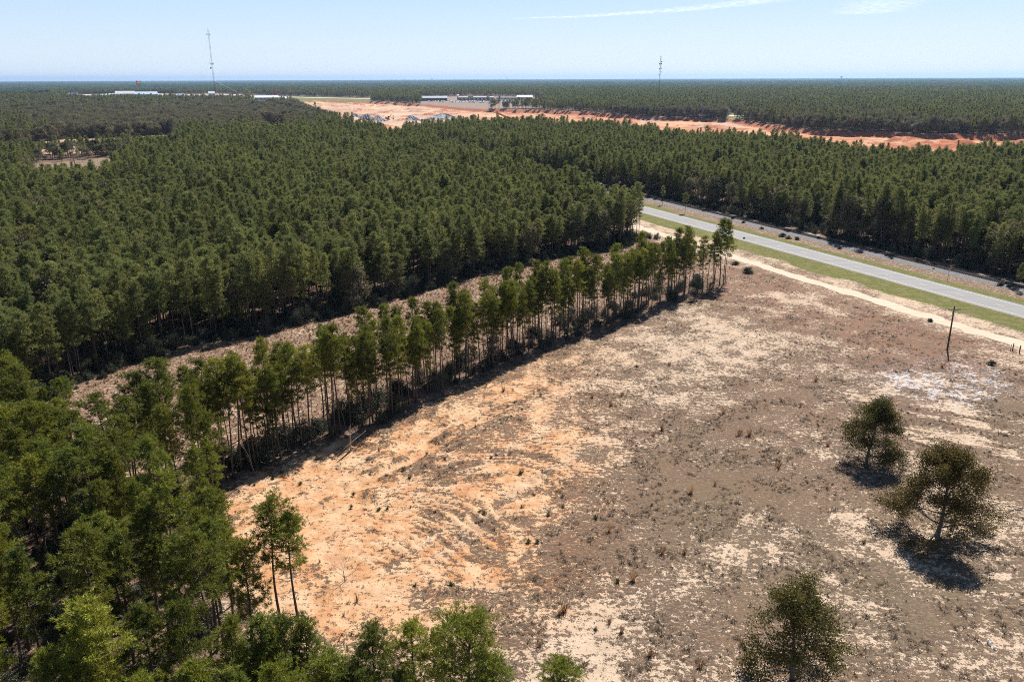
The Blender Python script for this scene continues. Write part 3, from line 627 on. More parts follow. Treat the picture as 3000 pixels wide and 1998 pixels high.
# the near wood
pts = []
xs = np.arange(-150, 20, 3.7); ys = np.arange(30, 150, 3.7)
for x in xs:
    for y in ys:
        X, Y = x + random.uniform(-1.5, 1.5), y + random.uniform(-1.5, 1.5)
        if not inpoly(np.array([X]), np.array([Y]), WOOD)[0]: continue
        edge = polydist(np.array([X]), np.array([Y]), WOOD[7:14])[0]
        dens = .36 if edge < 8 else .62
        if polydist(np.array([X]), np.array([Y]), WOOD[3:7])[0] < 15: dens = 1.
        if random.random() > dens: continue
        bx, by = PX(X, Y, 17.); 
        if by > 2300 and bx > -400: continue
        if 850 < bx < 1750 and by > 1650: continue
        if bx > 640 and 1380 < by < 1700: continue
        pts.append((X, Y))
for (X, Y) in pts:
    v = random.randrange(6); sz = random.uniform(.84, 1.04); PINES.append([X, Y, 0, 'wood', v, sz * random.uniform(.85, 1.12), sz, 'wood'])
for (x, y, h, st, v, sx) in [(778, 1440, 17, 'wood', 3, 1.05), (838, 1500, 15, 'wood', 1, .95), (700, 1560, 14.5, 'open', 1, .8), (640, 1500, 15, 'wood', 4, .9), (600, 1420, 16, 'wood', 5, .95),
                             (1370, 1778, 15, 'open', 0, 1.0), (1095, 1822, 13, 'open', 1, .85), (1215, 1815, 14, 'wood', 1, .85), (1450, 1925, 9, 'open', 2, .85), (1650, 1925, 10, 'open', 2, .95),
                             (945, 1905, 12, 'open', 2, .95), (1030, 1925, 11, 'open', 1, .85), (1180, 1960, 11, 'open', 2, .7), (1290, 1850, 9, 'wood', 4, .6), (880, 1800, 14, 'open', 1, .75), (760, 1790, 16, 'wood', 0, 1.0)]:
    X, Y = G(x, y, h); H0 = {'wood': WOODP, 'open': OPENP}[st][v][1][:, 2].max()
    PINES.append([X, Y, 0, st, v, sx, h / H0, 'solo'])
# forest candidates
def forest_pts(r0, r1, sp, scl):
    n = int((r1 - r0) / (sp)); out = []
    a_max = R(44)
    area = a_max * (r1 * r1 - r0 * r0); n = int(area / (sp * sp))
    rr_ = np.sqrt(RNG.uniform(r0 * r0, r1 * r1, n)); aa = RNG.uniform(-a_max, a_max, n)
    X, Y = np.sin(aa) * rr_, np.cos(aa) * rr_
    # thin out clashes with a coarse lattice
    key = np.floor(X / (sp * .72)).astype(np.int64) * 1000003 + np.floor(Y / (sp * .72)).astype(np.int64)
    _, idx = np.unique(key, return_index=True); X, Y = X[idx], Y[idx]
    s = SR(X, Y); tt = X * RT[0] + Y * RT[1]; k_ = sst(330, 430, tt) + .4 * sst(430, 600, tt); ok = (inpoly(X, Y, FOREST) & (s < 161)) | ((s < 161 + 17 * k_) & (s > 150) & (tt > 330)) | (s > 226 - 14 * k_)
    ok &= ~(inpoly(X, Y, BELT2) & (RNG.random(len(X)) > .35))
    for P_ in OPEN: ok &= ~inpoly(X, Y, P_)
    ok &= ~((fbm(X, Y, 13, 3, 33) < .30) & (np.hypot(X, Y) < 900))
    return X[ok], Y[ok]
FX, FY, FS = [], [], []
for (a, b, sp, scl) in [(60, 420, 2.75, 1.0), (420, 800, 3.2, 1.03), (800, 1500, 4.8, 1.2), (1500, 2600, 8.0, 1.6), (2600, 4200, 14.0, 2.0)]:
    X, Y = forest_pts(a, b, sp, scl); FX.append(X); FY.append(Y); FS.append(np.full(len(X), scl))
FX, FY, FS = map(np.concatenate, (FX, FY, FS))
bx, by = PX(FX, FY, np.full(len(FX), 8.))
nz_ = fbm(FX, FY, 60, 3, 21)
hw = (.10 * blob(bx, by, 400, 450, 500, 60) + 1.3 * blob(bx, by, 700, 340, 330, 42, -3) + .8 * blob(bx, by, 150, 340, 330, 55) + .55 * blob(bx, by, 2500, 345, 450, 30, 4) + .35 * blob(bx, by, 2000, 320, 200, 22) + .085
      + .10 * blob(bx, by, 200, 620, 350, 130))
hw = hw * (.5 + 1.6 * nz_); isH = RNG.random(len(FX)) < hw
nf_ = len(FX)
nz2 = fbm(FX, FY, 22, 3, 23)
sz = FS ** .25 * (.95 + .11 * np.clip(RNG.normal(0, 1, nf_), -2.2, 1.6)) * (1 + .45 * (nz2 - .5)); sx = FS * RNG.uniform(.66, 1.14, nf_)
hh = np.where(polydist(FX, FY, BELT2, True) < 30, .7, 1.)
sz = sz * hh
pine_i = np.where(~isH)[0]
# the nearest of the forest trees become objects of their own until 300 pines stand by themselves
depth = np.hypot(FX, FY); inview = (bx > -60) & (bx < 3060)
e1d = polydist(FX, FY, E1)
free = 300 - len([p for p in PINES if -100 < PX(p[0], p[1], 14.)[0] < 3100 and PX(p[0], p[1], 17.)[1] < 2080])
cand = [i for i in pine_i if inview[i] and ((e1d[i] < 14 and depth[i] < 330) or (226 < SR(FX[i], FY[i]) < 236 and depth[i] < 380))]
cand.sort(key=lambda i: depth[i] + e1d[i] * .5 if SR(FX[i], FY[i]) < 200 else depth[i]); cand = cand[:max(0, free)]
print('individual pines', len(PINES), 'free', free, 'forest', len(pine_i), 'hard', isH.sum())
cs_ = set(cand)
for i in cand: PINES.append([FX[i], FY[i], 0, 'dens', int(RNG.integers(0, 7)), sx[i], sz[i], 'edge' if SR(FX[i], FY[i]) < 200 else 'rail'])
SETS = {'row': ROWM, 'wood': WOODM, 'open': OPENM, 'dens': DENM}
HGT = {'row': ROWP, 'wood': WOODP, 'open': OPENP, 'dens': DENS}
def nth(i):
    return '%d%s' % (i, 'th' if 10 <= i % 100 <= 20 else {1: 'st', 2: 'nd', 3: 'rd'}.get(i % 10, 'th'))
TENTH = ['top', 'second', 'third', 'fourth', 'fifth', 'sixth', 'seventh', 'eighth', 'ninth', 'lowest', 'lowest']
extra, shown = [], []
for P_ in PINES:
    x, y, z, st, v, sxy, szz, role = P_[:8]
    h = HGT[st][v][1][:, 2].max() * szz; tx, ty = PX(x, y, h); tx, ty = float(tx), float(ty)
    if tx < -100 or tx > 3100 or ty > 2060: extra.append(P_)
    else: shown.append(P_ + [tx, ty, h])
shown.sort(key=lambda p: math.dist((p[0], p[1], p[10] * .7), (0, 0, CAM_H)) - (40 if p[7] in ('solo', 'tall') else 0))
extra += [p[:8] for p in shown[297:]]; shown = shown[:297]
e2a = np.array(E2[0]); e2d = np.array(E2[-1]) - e2a; e2d /= np.linalg.norm(e2d)
order = {'row': sorted([p for p in shown if p[7] == 'row'], key=lambda p: (p[0] - e2a[0]) * e2d[0] + (p[1] - e2a[1]) * e2d[1]),
         'edge': sorted([p for p in shown if p[7] == 'edge'], key=lambda p: -p[8]), 'rail': sorted([p for p in shown if p[7] == 'rail'], key=lambda p: -p[8]),
         'solo': [p for p in shown if p[7] == 'solo'], 'tall': [p for p in shown if p[7] == 'tall']}
wood = {}
for p in shown:
    if p[7] == 'wood': wood.setdefault(min(9, max(0, int(p[9] // 199.8))), []).append(p)
def putpine(p, lab, grp): place('pine_tree', SETS[p[3]][p[4]], (p[0], p[1], 0), random.uniform(0, 6.28), (p[5], p[5], p[6]), lab, 'pine tree', grp)
for i, p in enumerate(order['row']):
    putpine(p, '%s slender pine, %s along the belt beside the field counting from its road end' % ('tall' if p[10] > 15.5 else 'shorter', nth(i + 1)), 'pines of the belt beside the field')
for p in order['tall']: putpine(p, 'tallest pine at the road end of the belt, its top standing clear against the road', 'pines of the belt beside the field')
for i, p in enumerate(order['edge']): putpine(p, 'dark pine on the front edge of the forest, %s trunk from the road' % nth(i + 1), 'pines along the forest edge')
for i, p in enumerate(order['rail']): putpine(p, 'dark pine standing right behind the railway, %s from the right edge of the photo' % nth(i + 1), 'pines behind the railway')
for k, L_ in wood.items():
    for i, p in enumerate(sorted(L_, key=lambda p: p[8])):
        putpine(p, 'near wood pine, its top %s from the left in the %s tenth of photo height' % (nth(i + 1), TENTH[k]), 'pines of the near wood')
for i, p in enumerate(sorted(order['solo'], key=lambda p: p[8])):
    putpine(p, 'open crowned pine against bare sand, %s from the left along the wood edge' % nth(i + 1), 'pines at the sandy field edge')
rest = np.array([i for i in pine_i if i not in cs_])
fv = [[(mb.v, mb.f, 0), (V, F, 1)] for (mb, V, F) in DENS]
pts_ = np.stack([FX[rest], FY[rest], np.zeros(len(rest))], -1)
gnscatter('pine_forest', fv, pts_, (sx[rest], sz[rest]), RNG.uniform(0, 6.28, len(rest)), np.where(RNG.random(len(rest)) < .16, RNG.integers(6, 10, len(rest)), RNG.integers(0, 6, len(rest))), [M['bark'], M['needles_far']],
          'dense green pine forest reaching back to the horizon on both sides of the road')
ALLP = ROWP + WOODP + OPENP + DENS; base_ = {'row': 0, 'wood': 6, 'open': 12, 'dens': 15}
fv = [[(mb.v, mb.f, 0), (V, F, 1)] for (mb, V, F) in ALLP]; ne = len(extra)
gnscatter('more_pines', fv, np.array([[e[0], e[1], 0] for e in extra]), (np.array([e[5] for e in extra]), np.array([e[6] for e in extra])), RNG.uniform(0, 6.28, ne), np.array([base_[e[3]] + e[4] for e in extra]),
          [M['bark'], M['needles']], 'further pines of the near wood and the belt, behind and beyond the nearest ones')
# winter hardwoods
hi = np.where(isH)[0]; hi = hi[np.argsort(depth[hi])]
HM = [pair('hardwood', *x, M['bark_grey'], M['hardwood']) for x in HARD]
n_ind = 0
ind_h = [i for i in hi if inview[i] and depth[i] < 520][:60]
for i in ind_h:
    n_ind += 1; tx, ty = PX(FX[i], FY[i], 12 * sz[i]); place('hardwood_tree', HM[i % 4], (FX[i], FY[i], 0), random.uniform(0, 6.28), (sx[i] * .85, sx[i] * .85, sz[i]),
        'pale brownish winter hardwood among green pines, %s nearest to the near wood' % nth(n_ind), 'tree', 'hardwoods among the forest pines')
hs_ = set(ind_h); hi = np.array([i for i in hi if i not in hs_])
fv = [[(mb.v, mb.f, 0), (V, F, 1)] for (mb, V, F) in HARD]
gnscatter('hardwood_forest', fv, np.stack([FX[hi], FY[hi], np.zeros(len(hi))], -1), (sx[hi], sz[hi]), RNG.uniform(0, 6.28, len(hi)), RNG.integers(0, 4, len(hi)), [M['bark_grey'], M['hardwood']],
          'brownish winter hardwoods mixed through the middle distance woods')
# woods from 4 km to the horizon: one uneven canopy
def far_mat():
    m, t, b = nodes('far canopy'); q = NT(t); p = q.pos(); n1 = q.noise(p, .0016, 4, .6); n2 = q.noise(p, .02, 4, .7)
    c = q.mix(q.rng(n2, .35, .65), (.014, .028, .016), (.042, .062, .030)); c = q.mix(q.rng(n1, .5, .65, 0, .5), c, (.095, .085, .05))
    t.links.new(c, b.inputs['Base Color']); b.inputs['Roughness'].default_value = 1; b.inputs['Specular IOR Level'].default_value = 0; return m
fr = [4100.]
while fr[-1] < 39000: fr.append(fr[-1] * 1.0035 + 1)
fa = np.arange(-42, 42, .045) * math.pi / 180
X, Y, F = polar_grid(fa, np.array(fr)); Z = height(X, Y) + 11 + RNG.uniform(-4.5, 4.5, len(X)) + (fbm(X, Y, 90, 2, 30) - .5) * 12
ff = np.zeros(len(X), bool)
tag(ob('far_woods', mkmesh('far_woods', np.stack([X, Y, Z], -1), F, [far_mat()])), 'unbroken blue green woods at the horizon', None, None, 'stuff')
#@@PART2
# ------------------------------------------------------------------ field oaks, shrubs, undergrowth, weeds
def hfor(x, y, ytop, X=None, Y=None):
    X, Y = G(x, y) if X is None else (X, Y); lo, hi = 0., 400.
    for _ in range(40):
        m_ = (lo + hi) / 2
        if PX(X, Y, m_)[1] > ytop: lo = m_
        else: hi = m_
    return lo
for seed, (bx_, by_), yt, sp, lab, lv in [(71, (2545, 1348), 1152, 6.4, 'smallest bronze green oak in the field, with a lopsided open crown', 26), (72, (2745, 1570), 1288, 8.7, 'largest broad crowned oak in the field with a wide dark shadow', 30),
                                          (73, (2312, 1985), 1668, 6.6, 'oak with bare grey twigs at its top, nearest the bottom of the photo', 22)]:
    X, Y = G(bx_, by_); h = hfor(bx_, by_, yt)
    mb, V, F = make_oak(seed, h * .84, sp, .22 if sp < 7 else .30, lv, .22, 4, 22 if sp > 9 else 17, .08, .42)
    place('oak_tree', pair('oak', mb, V, F, M['bark_grey'], M['broad']), (X, Y, -.05), seed, 1., lab, 'tree', 'oaks in the bare field')
BM = [pair('scrub', *x, M['bark_grey'], M['scrub']) for x in BUSH]
bushes = [(1925, 850, 3, 1.3), (1890, 865, 0, 1.2), (1860, 872, 2, 1), (1740, 925, 1, 1.1), (1672, 935, 1, 1.3), (1640, 948, 0, 1.2), (1560, 985, 2, 1.4), (1500, 1018, 2, 1.2), (1437, 1050, 1, 1.3), (1445, 1000, 0, 1.1),
          (1350, 1080, 1, 1.3), (1315, 1095, 0, 1.2), (1225, 1115, 1, 1.1), (1180, 1150, 0, 1.), (1110, 1190, 1, 1.4), (1065, 1215, 3, 1.3), (1035, 1235, 1, 1.5), (1000, 1210, 1, 1.1), (930, 1270, 0, 1.3), (885, 1290, 1, 1.3),
          (840, 1300, 3, 1.1), (800, 1315, 1, 1.5), (760, 1345, 1, 1.3), (735, 1320, 0, 1.2), (690, 1370, 2, 1.4), (650, 1350, 1, 1.2), (620, 1400, 0, 1.3), (1985, 848, 2, .9), (2040, 820, 2, 1.1), (1790, 900, 0, 1.)]
for i, (x, y, v, sc) in enumerate(bushes):
    place('shrub', BM[v], (*G(x, y), -.05), i * 1.7, sc * .9, 'grey green evergreen shrub under the belt pines, %s from the road end' % nth(1 + sum(b[0] > x for b in bushes)), 'shrub', 'shrubs under the belt', ('stems', 'leaves'))
for i, (x, y, v, sc, lab) in enumerate([(2155, 776, 2, 1.2, 'spiky green bush beside the pale dirt road'), (2190, 800, 2, 1.9, 'wide low grey brush at the field corner by the dirt road'), (2725, 942, 2, .8, 'single round dark bush in the field between dirt road and pole'),
        (2905, 1068, 2, .9, 'low green bush behind the pale grey sand patch'), (2178, 654, 2, 1., 'small dark bush on the ballast edge'), (2231, 672, 0, .8, 'upright green bush beside the railway bank'), (2292, 694, 2, 1.5, 'broad brown green bush beside the railway'),
        (2310, 700, 0, 1.0, 'tallest bush of the thicket beside the railway'), (2335, 703, 2, 1.2, 'last bush of the thicket beside the railway'), (2460, 730, 2, .9, 'pair of dark tussocks on the grass by the railway'), (2612, 760, 2, .7, 'small dark bush on the ballast slope'),
        (2735, 790, 2, .5, 'tiny dark bush low on the ballast'), (2930, 838, 2, 1.1, 'weedy bush beside the railway near the lone small pine'), (2955, 843, 2, .9, 'grey weeds under the lone small pine'), (2180, 700, 2, .6, 'low dry bush on the road verge')]):
    place('shrub', BM[v], (*G(x, y), 0), i * 2.1, (sc * .75, sc * .75, sc * .5), lab, 'shrub', 'bushes near the road', ('stems', 'leaves'))
for x, y, yt, v, lab in [(2007, 625, 565, 5, 'small lone pine between the road and the railway'), (1941, 600, 545, 0, 'lone pine just beyond the railway ballast at the forest end'), (2982, 850, 756, 4, 'lone small pine with two stems beside the railway')]:
    h = hfor(x, y, yt); place('pine_tree', DENM[v], (*G(x, y), 0), x, (h / 16, h / 16, h / 17), lab, 'pine tree', 'lone pines by the railway')
def scatter_pts(n, poly, test=None):
    P = np.array(poly); lo, hi = P.min(0), P.max(0); X = RNG.uniform(lo[0], hi[0], n); Y = RNG.uniform(lo[1], hi[1], n)
    ok = inpoly(X, Y, poly); px, py = PX(X, Y, 0 * X); ok &= (px > -250) & (px < 3250) & (py < 2300) & (Y > 10)
    X, Y = X[ok], Y[ok]
    if test is not None: k = test(X, Y); X, Y = X[k], Y[k]
    return X, Y
# undergrowth at the foot of the woods
UX, UY = [], []
for i in range(900):
    t_ = random.random(); (x, y), nn = along(E1[2:], t_); o_ = random.uniform(-2, 9) * (1 if random.random() < .8 else 2); sg = -1 if nn[1] < 0 else 1
    UX.append(x + nn[0] * sg * o_); UY.append(y + nn[1] * sg * o_)
for i in range(900):
    x, y = RP(random.choice([random.uniform(224.5, 228), random.uniform(224, 240)]), random.uniform(60, 620)); UX.append(x); UY.append(y)
for i in range(120):
    (x, y), nn = along(E2, random.random()); o_ = random.uniform(-.5, 8); sg = -1 if nn[1] < 0 else 1; UX.append(x + nn[0] * sg * o_); UY.append(y + nn[1] * sg * o_)
x, y = scatter_pts(2500, WOOD); UX += list(x[:420]); UY += list(y[:420])
nu = len(UX); us = RNG.uniform(.25, .95, nu)
bv = [[(mb.v, mb.f, 0), (V, F, 1)] for (mb, V, F) in BUSH]
gnscatter('undergrowth', bv, np.stack([UX, UY, np.zeros(nu)], -1), (us, us * RNG.uniform(.7, 1.1, nu)), RNG.uniform(0, 6.28, nu), RNG.integers(0, 4, nu), [M['bark_grey'], M['scrub']], 'low scrubby undergrowth along the feet of the woods')
# dead grass, weeds and tall russet clumps on the field
def wtest(X, Y):
    m1, m2 = masks(X, Y); return (fbm(X, Y, 3.5, 3, 60) > .46) & (RNG.random(len(X)) < np.clip(m1[:, 1] * 2.2 - .7, .02, 1))
VX, VY = scatter_pts(520000, FIELDP, wtest)
keep = RNG.random(len(VX)) < np.clip(1.25 - np.hypot(VX, VY) / 330, .25, 1); VX, VY = VX[keep], VY[keep]
CX, CY = [], []
n_ = len(VX); print('weeds', n_)
cl = [make_clump(700 + i, 16, H_, W_, .028) for i, (H_, W_) in enumerate([(.22, .30), (.30, .42), (.16, .38), (.38, .30)])]
ws = RNG.gamma(4, .22, n_) + .25
gnscatter('dead_weeds', [[(V, F, 0)] for V, F in cl], np.stack([VX, VY, height(VX, VY)], -1), (ws * .8, ws * .45), RNG.uniform(0, 6.28, n_), RNG.integers(0, 4, n_), [M['darkdry']], 'short dead weeds and grass tufts covering the bare field')
X2, Y2 = scatter_pts(9000, FIELDP, lambda X, Y: (fbm(X, Y, 18, 3, 40) > .5) & (RNG.random(len(X)) < .5)); k_ = SR(X2, Y2) < 158; X2, Y2 = X2[k_], Y2[k_]
n_ = len(X2); ws = RNG.gamma(3, .13, n_) + .15
gnscatter('dry_grass', [[(V, F, 0)] for V, F in [make_clump(720 + i, 24, .7, .4, .03) for i in range(3)]], np.stack([X2, Y2, height(X2, Y2)], -1), (ws, ws), RNG.uniform(0, 6.28, n_), RNG.integers(0, 3, n_), [M['dry']], 'tan dry grass clumps in the field')
corr = [G(230, 1150), *E1[4:], E2[0], *[G(1900, 880), G(1500, 1040), G(1100, 1220), G(760, 1360), G(500, 1400)]]
X3, Y3 = scatter_pts(60000, corr); n_ = min(16000, len(X3)); X3, Y3 = X3[:n_], Y3[:n_]; ws = RNG.gamma(3, .15, n_) + .2
gnscatter('lane_grass', [[(V, F, 0)] for V, F in [make_clump(730 + i, 20, .5, .45, .03) for i in range(3)]], np.stack([X3, Y3, height(X3, Y3)], -1), (ws, ws), RNG.uniform(0, 6.28, n_), RNG.integers(0, 3, n_), [M['dry']], 'tan dry grass of the lane between the belt and the forest')
tallg = [mkmesh('grass_clump', *make_clump(740 + i, 46, 1.15, .6, .035), [M['russet'] if 'russet' in M else M.setdefault('russet', foliage('russet broomsedge', (.24, .12, .055), (.33, .17, .08), (.42, .24, .11), trans=.3))]) for i in range(3)]
gc = [(1475, 1145), (1790, 1190), (1822, 1160), (1735, 1165), (1915, 1275), (1785, 1555), (1640, 1800), (1653, 1790), (1785, 1825), (1822, 1850), (2095, 1420), (2024, 1445), (2006, 1620), (2390, 1115), (2425, 1305), (2165, 1275), (2195, 1275), (1425, 1130), (1600, 1030),
      (1635, 1020), (1585, 1160), (2173, 1887), (1855, 1700), (2280, 1370), (2760, 1075), (2530, 1590), (1940, 1260), (1905, 1920), (2050, 1955), (1580, 1895), (2310, 1850), (1940, 1620), (2120, 1210), (2345, 1190), (1960, 1070)]
gc.sort()
for i, (x, y) in enumerate(gc):
    o = ob('grass_clump', tallg[i % 3], None, (*G(x, y), 0)); o.rotation_euler = (0, 0, i); s_ = .8 + .5 * ((i * 37) % 10) / 10; o.scale = (s_, s_, s_)
    tag(o, 'tall russet dry grass clump standing in the bare field, %s from the left' % nth(i + 1), 'grass clump', 'russet grass clumps in the field')
gm_ = foliage('young green plant', (.05, .085, .03), (.08, .11, .03), (.14, .13, .03), trans=.3)
gpl = [mkmesh('seedling', *make_clump(760 + i, 60, .8, .75, .06), [gm_]) for i in range(3)]
gs = [(1030, 1485), (1110, 1494), (1135, 1490), (1405, 1500), (1418, 1502), (1565, 1452), (1530, 1487), (1608, 1508), (1745, 1518), (1120, 1612), (1430, 1605), (1550, 1587), (1575, 1588), (1322, 1712), (1215, 1716), (1395, 1532), (1440, 1340), (1527, 1385), (1640, 1415), (1810, 1705),
      (1745, 1845), (1650, 1485), (905, 1410), (800, 1400), (880, 1420), (1110, 1320), (1250, 1330), (1035, 1450), (1180, 1380), (1530, 1200), (2780, 1570), (2605, 1575), (2182, 1900), (1200, 1400), (1085, 1290), (1910, 1480), (1525, 1065), (1722, 985), (1865, 1075), (1950, 960), (745, 1420), (700, 1440)]
gs.sort()
for i, (x, y) in enumerate(gs):
    o = ob('seedling', gpl[i % 3], None, (*G(x, y), 0)); o.rotation_euler = (0, 0, i * 2); s_ = .38 + .4 * ((i * 53) % 10) / 10; o.scale = (s_, s_, s_)
    tag(o, 'small dark green plant on the sandy field, %s from the left of such plants' % nth(i + 1), 'plant', 'small green plants on the field')
# broken snag, fallen trunk, leaning poles, sticks
mb = MB(); X, Y = G(1028, 1322); mb.tube([(0, 0, 0), (.05, .05, 2.2), (.12, .05, 4.3)], [.16, .13, .08], 7); mb.tube([(.12, .05, 4.2), (.3, 0, 4.9)], [.09, .01], 4)
tag(ob('broken_snag', mb.mesh('broken_snag', [M['deadwood']]), None, (X, Y, 0)), 'pale broken off tree stump standing at the belt edge', 'snag')
a, b_ = G(965, 1362), G(1075, 1300); mb = MB(); mb.tube([(*a, .3), ((a[0] + b_[0]) / 2, (a[1] + b_[1]) / 2, 1.6), (*b_, 2.4)], [.012, .02, .03], 6)
tag(ob('fallen_trunk', mb.mesh('fallen_trunk', [M['deadwood']])), 'thin pale fallen trunk leaning against the broken snag', 'fallen trunk')
for (x, y), (x2, y2, z2), lab in [((747, 1389), (705, 1290, 7.5), 'bare thin dead pine leaning left at the near belt end'), ((1012, 1255), (990, 1180, 6.), 'thin dead trunk leaning inside the belt near the snag'), ((2130, 832), (2068, 720, 11.), 'dead trunk leaning left at the road end of the belt')]:
    a = G(x, y); b_ = G(x2, y2, z2); mb = MB(); mb.tube([(*a, 0), ((a[0] + b_[0]) / 2 + .2, (a[1] + b_[1]) / 2, z2 * .5), (*b_, z2)], [.08, .06, .03], 6)
    for q_ in range(5):
        f = .4 + .12 * q_; p0 = Vector((a[0] + (b_[0] - a[0]) * f, a[1] + (b_[1] - a[1]) * f, z2 * f)); mb.tube([p0, p0 + Vector((random.uniform(-1, 1), random.uniform(-1, 1), .3))], [.03, .006], 3)
    tag(ob('dead_tree', mb.mesh('dead_tree', [M['bark_grey']])), lab, 'dead tree', 'leaning dead trees of the belt')
mb, V, F = make_oak(91, 2.6, 4.2, .07, 1, .1, 4, 8, .08, .2)
tag(ob('dry_brush', mb.mesh('dry_brush', [M['bark_grey']]), None, (*G(1010, 1705), 0)), 'bare twiggy dead brush lying on the brightest sand', 'brush')
a, b_ = G(2955, 1497), G(2995, 1490); mb = MB(); mb.tube([(*a, .12), (*b_, .25)], [.06, .1], 6); tag(ob('stick', mb.mesh('stick', [M['deadwood']])), 'pale dead stick on the ground right of the largest oak', 'stick')
for i, (x, y) in enumerate([(2893, 1880), (2898, 1889), (2912, 1901)]):
    mb = MB(); mb.tube([(0, 0, 0), (.06, .02, .2), (.06, .02, .3)], [.12, .13, .05], 8)
    tag(ob('bucket', mb.mesh('bucket', [M['white']]), None, (*G(x, y), .02)), 'small white bucket lying on bright sand, %s of three from the left' % nth(i + 1), 'bucket', 'white litter on the sand')

# ------------------------------------------------------------------ utility pole, fence brace, post
X, Y = G(2775, 1024); h = hfor(2775, 1024, 897)
e = empty('utility_pole', (X, Y, 0), 0, 'weathered wooden utility pole with a short crossarm standing in the field', 'utility pole')
mb = MB(); mb.tube([(0, 0, -.3), (-.02, 0, h * .5), (-.06, .02, h)], [.20, .17, .13], 10); ob('pole', mb.mesh('pole', [plain('creosoted wood', (.075, .06, .05), .9, .3, 3)]), e)
ca = .15; mb = MB(); mb.box((-.05, -.17, h - .8), (3.0, .12, .14), ca); ob('crossarm', mb.mesh('crossarm', [M['bark_grey']]), e)
for sg in (-1, 1):
    mb = MB(); mb.tube([(sg * .75 * math.cos(ca) - .05, -.2, h - .85), (-.05, -.2, h - 1.5)], .03, 4); ob('brace', mb.mesh('brace', [M['steel']]), e)
for q_ in (-1.35, 1.35, 1.0):
    mb = MB(); mb.tube([(q_ * math.cos(ca) - .05, q_ * math.sin(ca) - .17, h - .73), (q_ * math.cos(ca) - .05, q_ * math.sin(ca) - .17, h - .62), (q_ * math.cos(ca) - .05, q_ * math.sin(ca) - .17, h - .42)], [.05, .10, .05], 8); ob('insulator', mb.mesh('insulator', [M['steel']]), e)
mb = MB(); mb.tube([(-.05, .22, h - 1.9), (-.05, .22, h - 1.2)], .13, 10); ob('transformer', mb.mesh('transformer', [M['steel']]), e)
dirw = Vector((G(3000, 957, h - .6)[0] - X, G(3000, 957, h - .6)[1] - Y, 0)).normalized()
for i, q_ in enumerate((-1.35, 1.35)):
    a = Vector((X + q_ * math.cos(ca) - .05, Y + q_ * math.sin(ca) - .17, h - .42)); mb = MB(); mb.tube([a + dirw * 70 * f + Vector((0, 0, -4 * 1.6 * f * (1 - f))) for f in np.linspace(0, 1, 15)], .025, 3)
    tag(ob('power_line', mb.mesh('power_line', [M['dark']])), 'thin power line running from the %s end of the pole crossarm' % ('inner', 'outer')[i], 'power line', 'power lines from the pole')
e = empty('fence_brace', (*G(2966, 1026), 0), 0, 'short wooden fence brace of posts and a rail beside the dirt road', 'fence'); o0 = Vector((*G(2966, 1026), 0))
for (x, y), hh_, r in [((2966, 1027), 1.7, .11), ((2986, 1034), 1.7, .13), ((2960, 1026), 1.4, .06), ((3010, 1044), 1.4, .07)]:
    p = Vector((*G(x, y), 0)) - o0; mb = MB(); mb.tube([p, p + Vector((0, 0, hh_ * .6)), p + Vector((.02, 0, hh_))], [r, r, r * .9], 7); ob('post', mb.mesh('post', [M['redpaint'] if r > .1 else M['bark_grey']]), e)
p1, p2, p3 = [Vector((*G(*q_), 0)) - o0 for q_ in ((2966, 1027), (2986, 1034), (3010, 1044))]
mb = MB(); mb.tube([p1 + Vector((0, 0, 1.15)), p2 + Vector((0, 0, 1.1))], .05, 6); ob('rail', mb.mesh('fence_rail', [M['bark_grey']]), e)
for z_ in (.4, .8, 1.2): mb = MB(); mb.tube([p2 + Vector((0, 0, z_)), p3 + Vector((0, 0, z_ - .05))], .012, 3); ob('wire', mb.mesh('wire', [M['steel']]), e)
X, Y = G(2776, 820); e = empty('marker_post', (X, Y, 0), 0, 'small grey railway marker post with a plate beside the ballast', 'sign')
mb = MB(); mb.tube([(0, 0, 0), (0, 0, 3.2)], .06, 6); ob('post', mb.mesh('marker_pole', [M['steel']]), e); mb = MB(); mb.box((0, -.08, 2.9), (.55, .05, .5)); ob('plate', mb.mesh('plate', [M['steel']]), e)
# field gate / fence end by the dirt road beyond the belt
X, Y = G(1948, 708); e = empty('gate_post', (X, Y, 0), 0, 'pale gate post beside the dirt road behind the belt', 'post'); mb = MB(); mb.tube([(0, 0, 0), (0, 0, 1.5)], .12, 7); ob('post', mb.mesh('gate_post_shaft', [M['bark_grey']]), e); mb = MB(); mb.box((1.2, .1, 1.0), (2.4, .06, .1)); ob('rail', mb.mesh('gate_rail', [M['bark_grey']]), e)

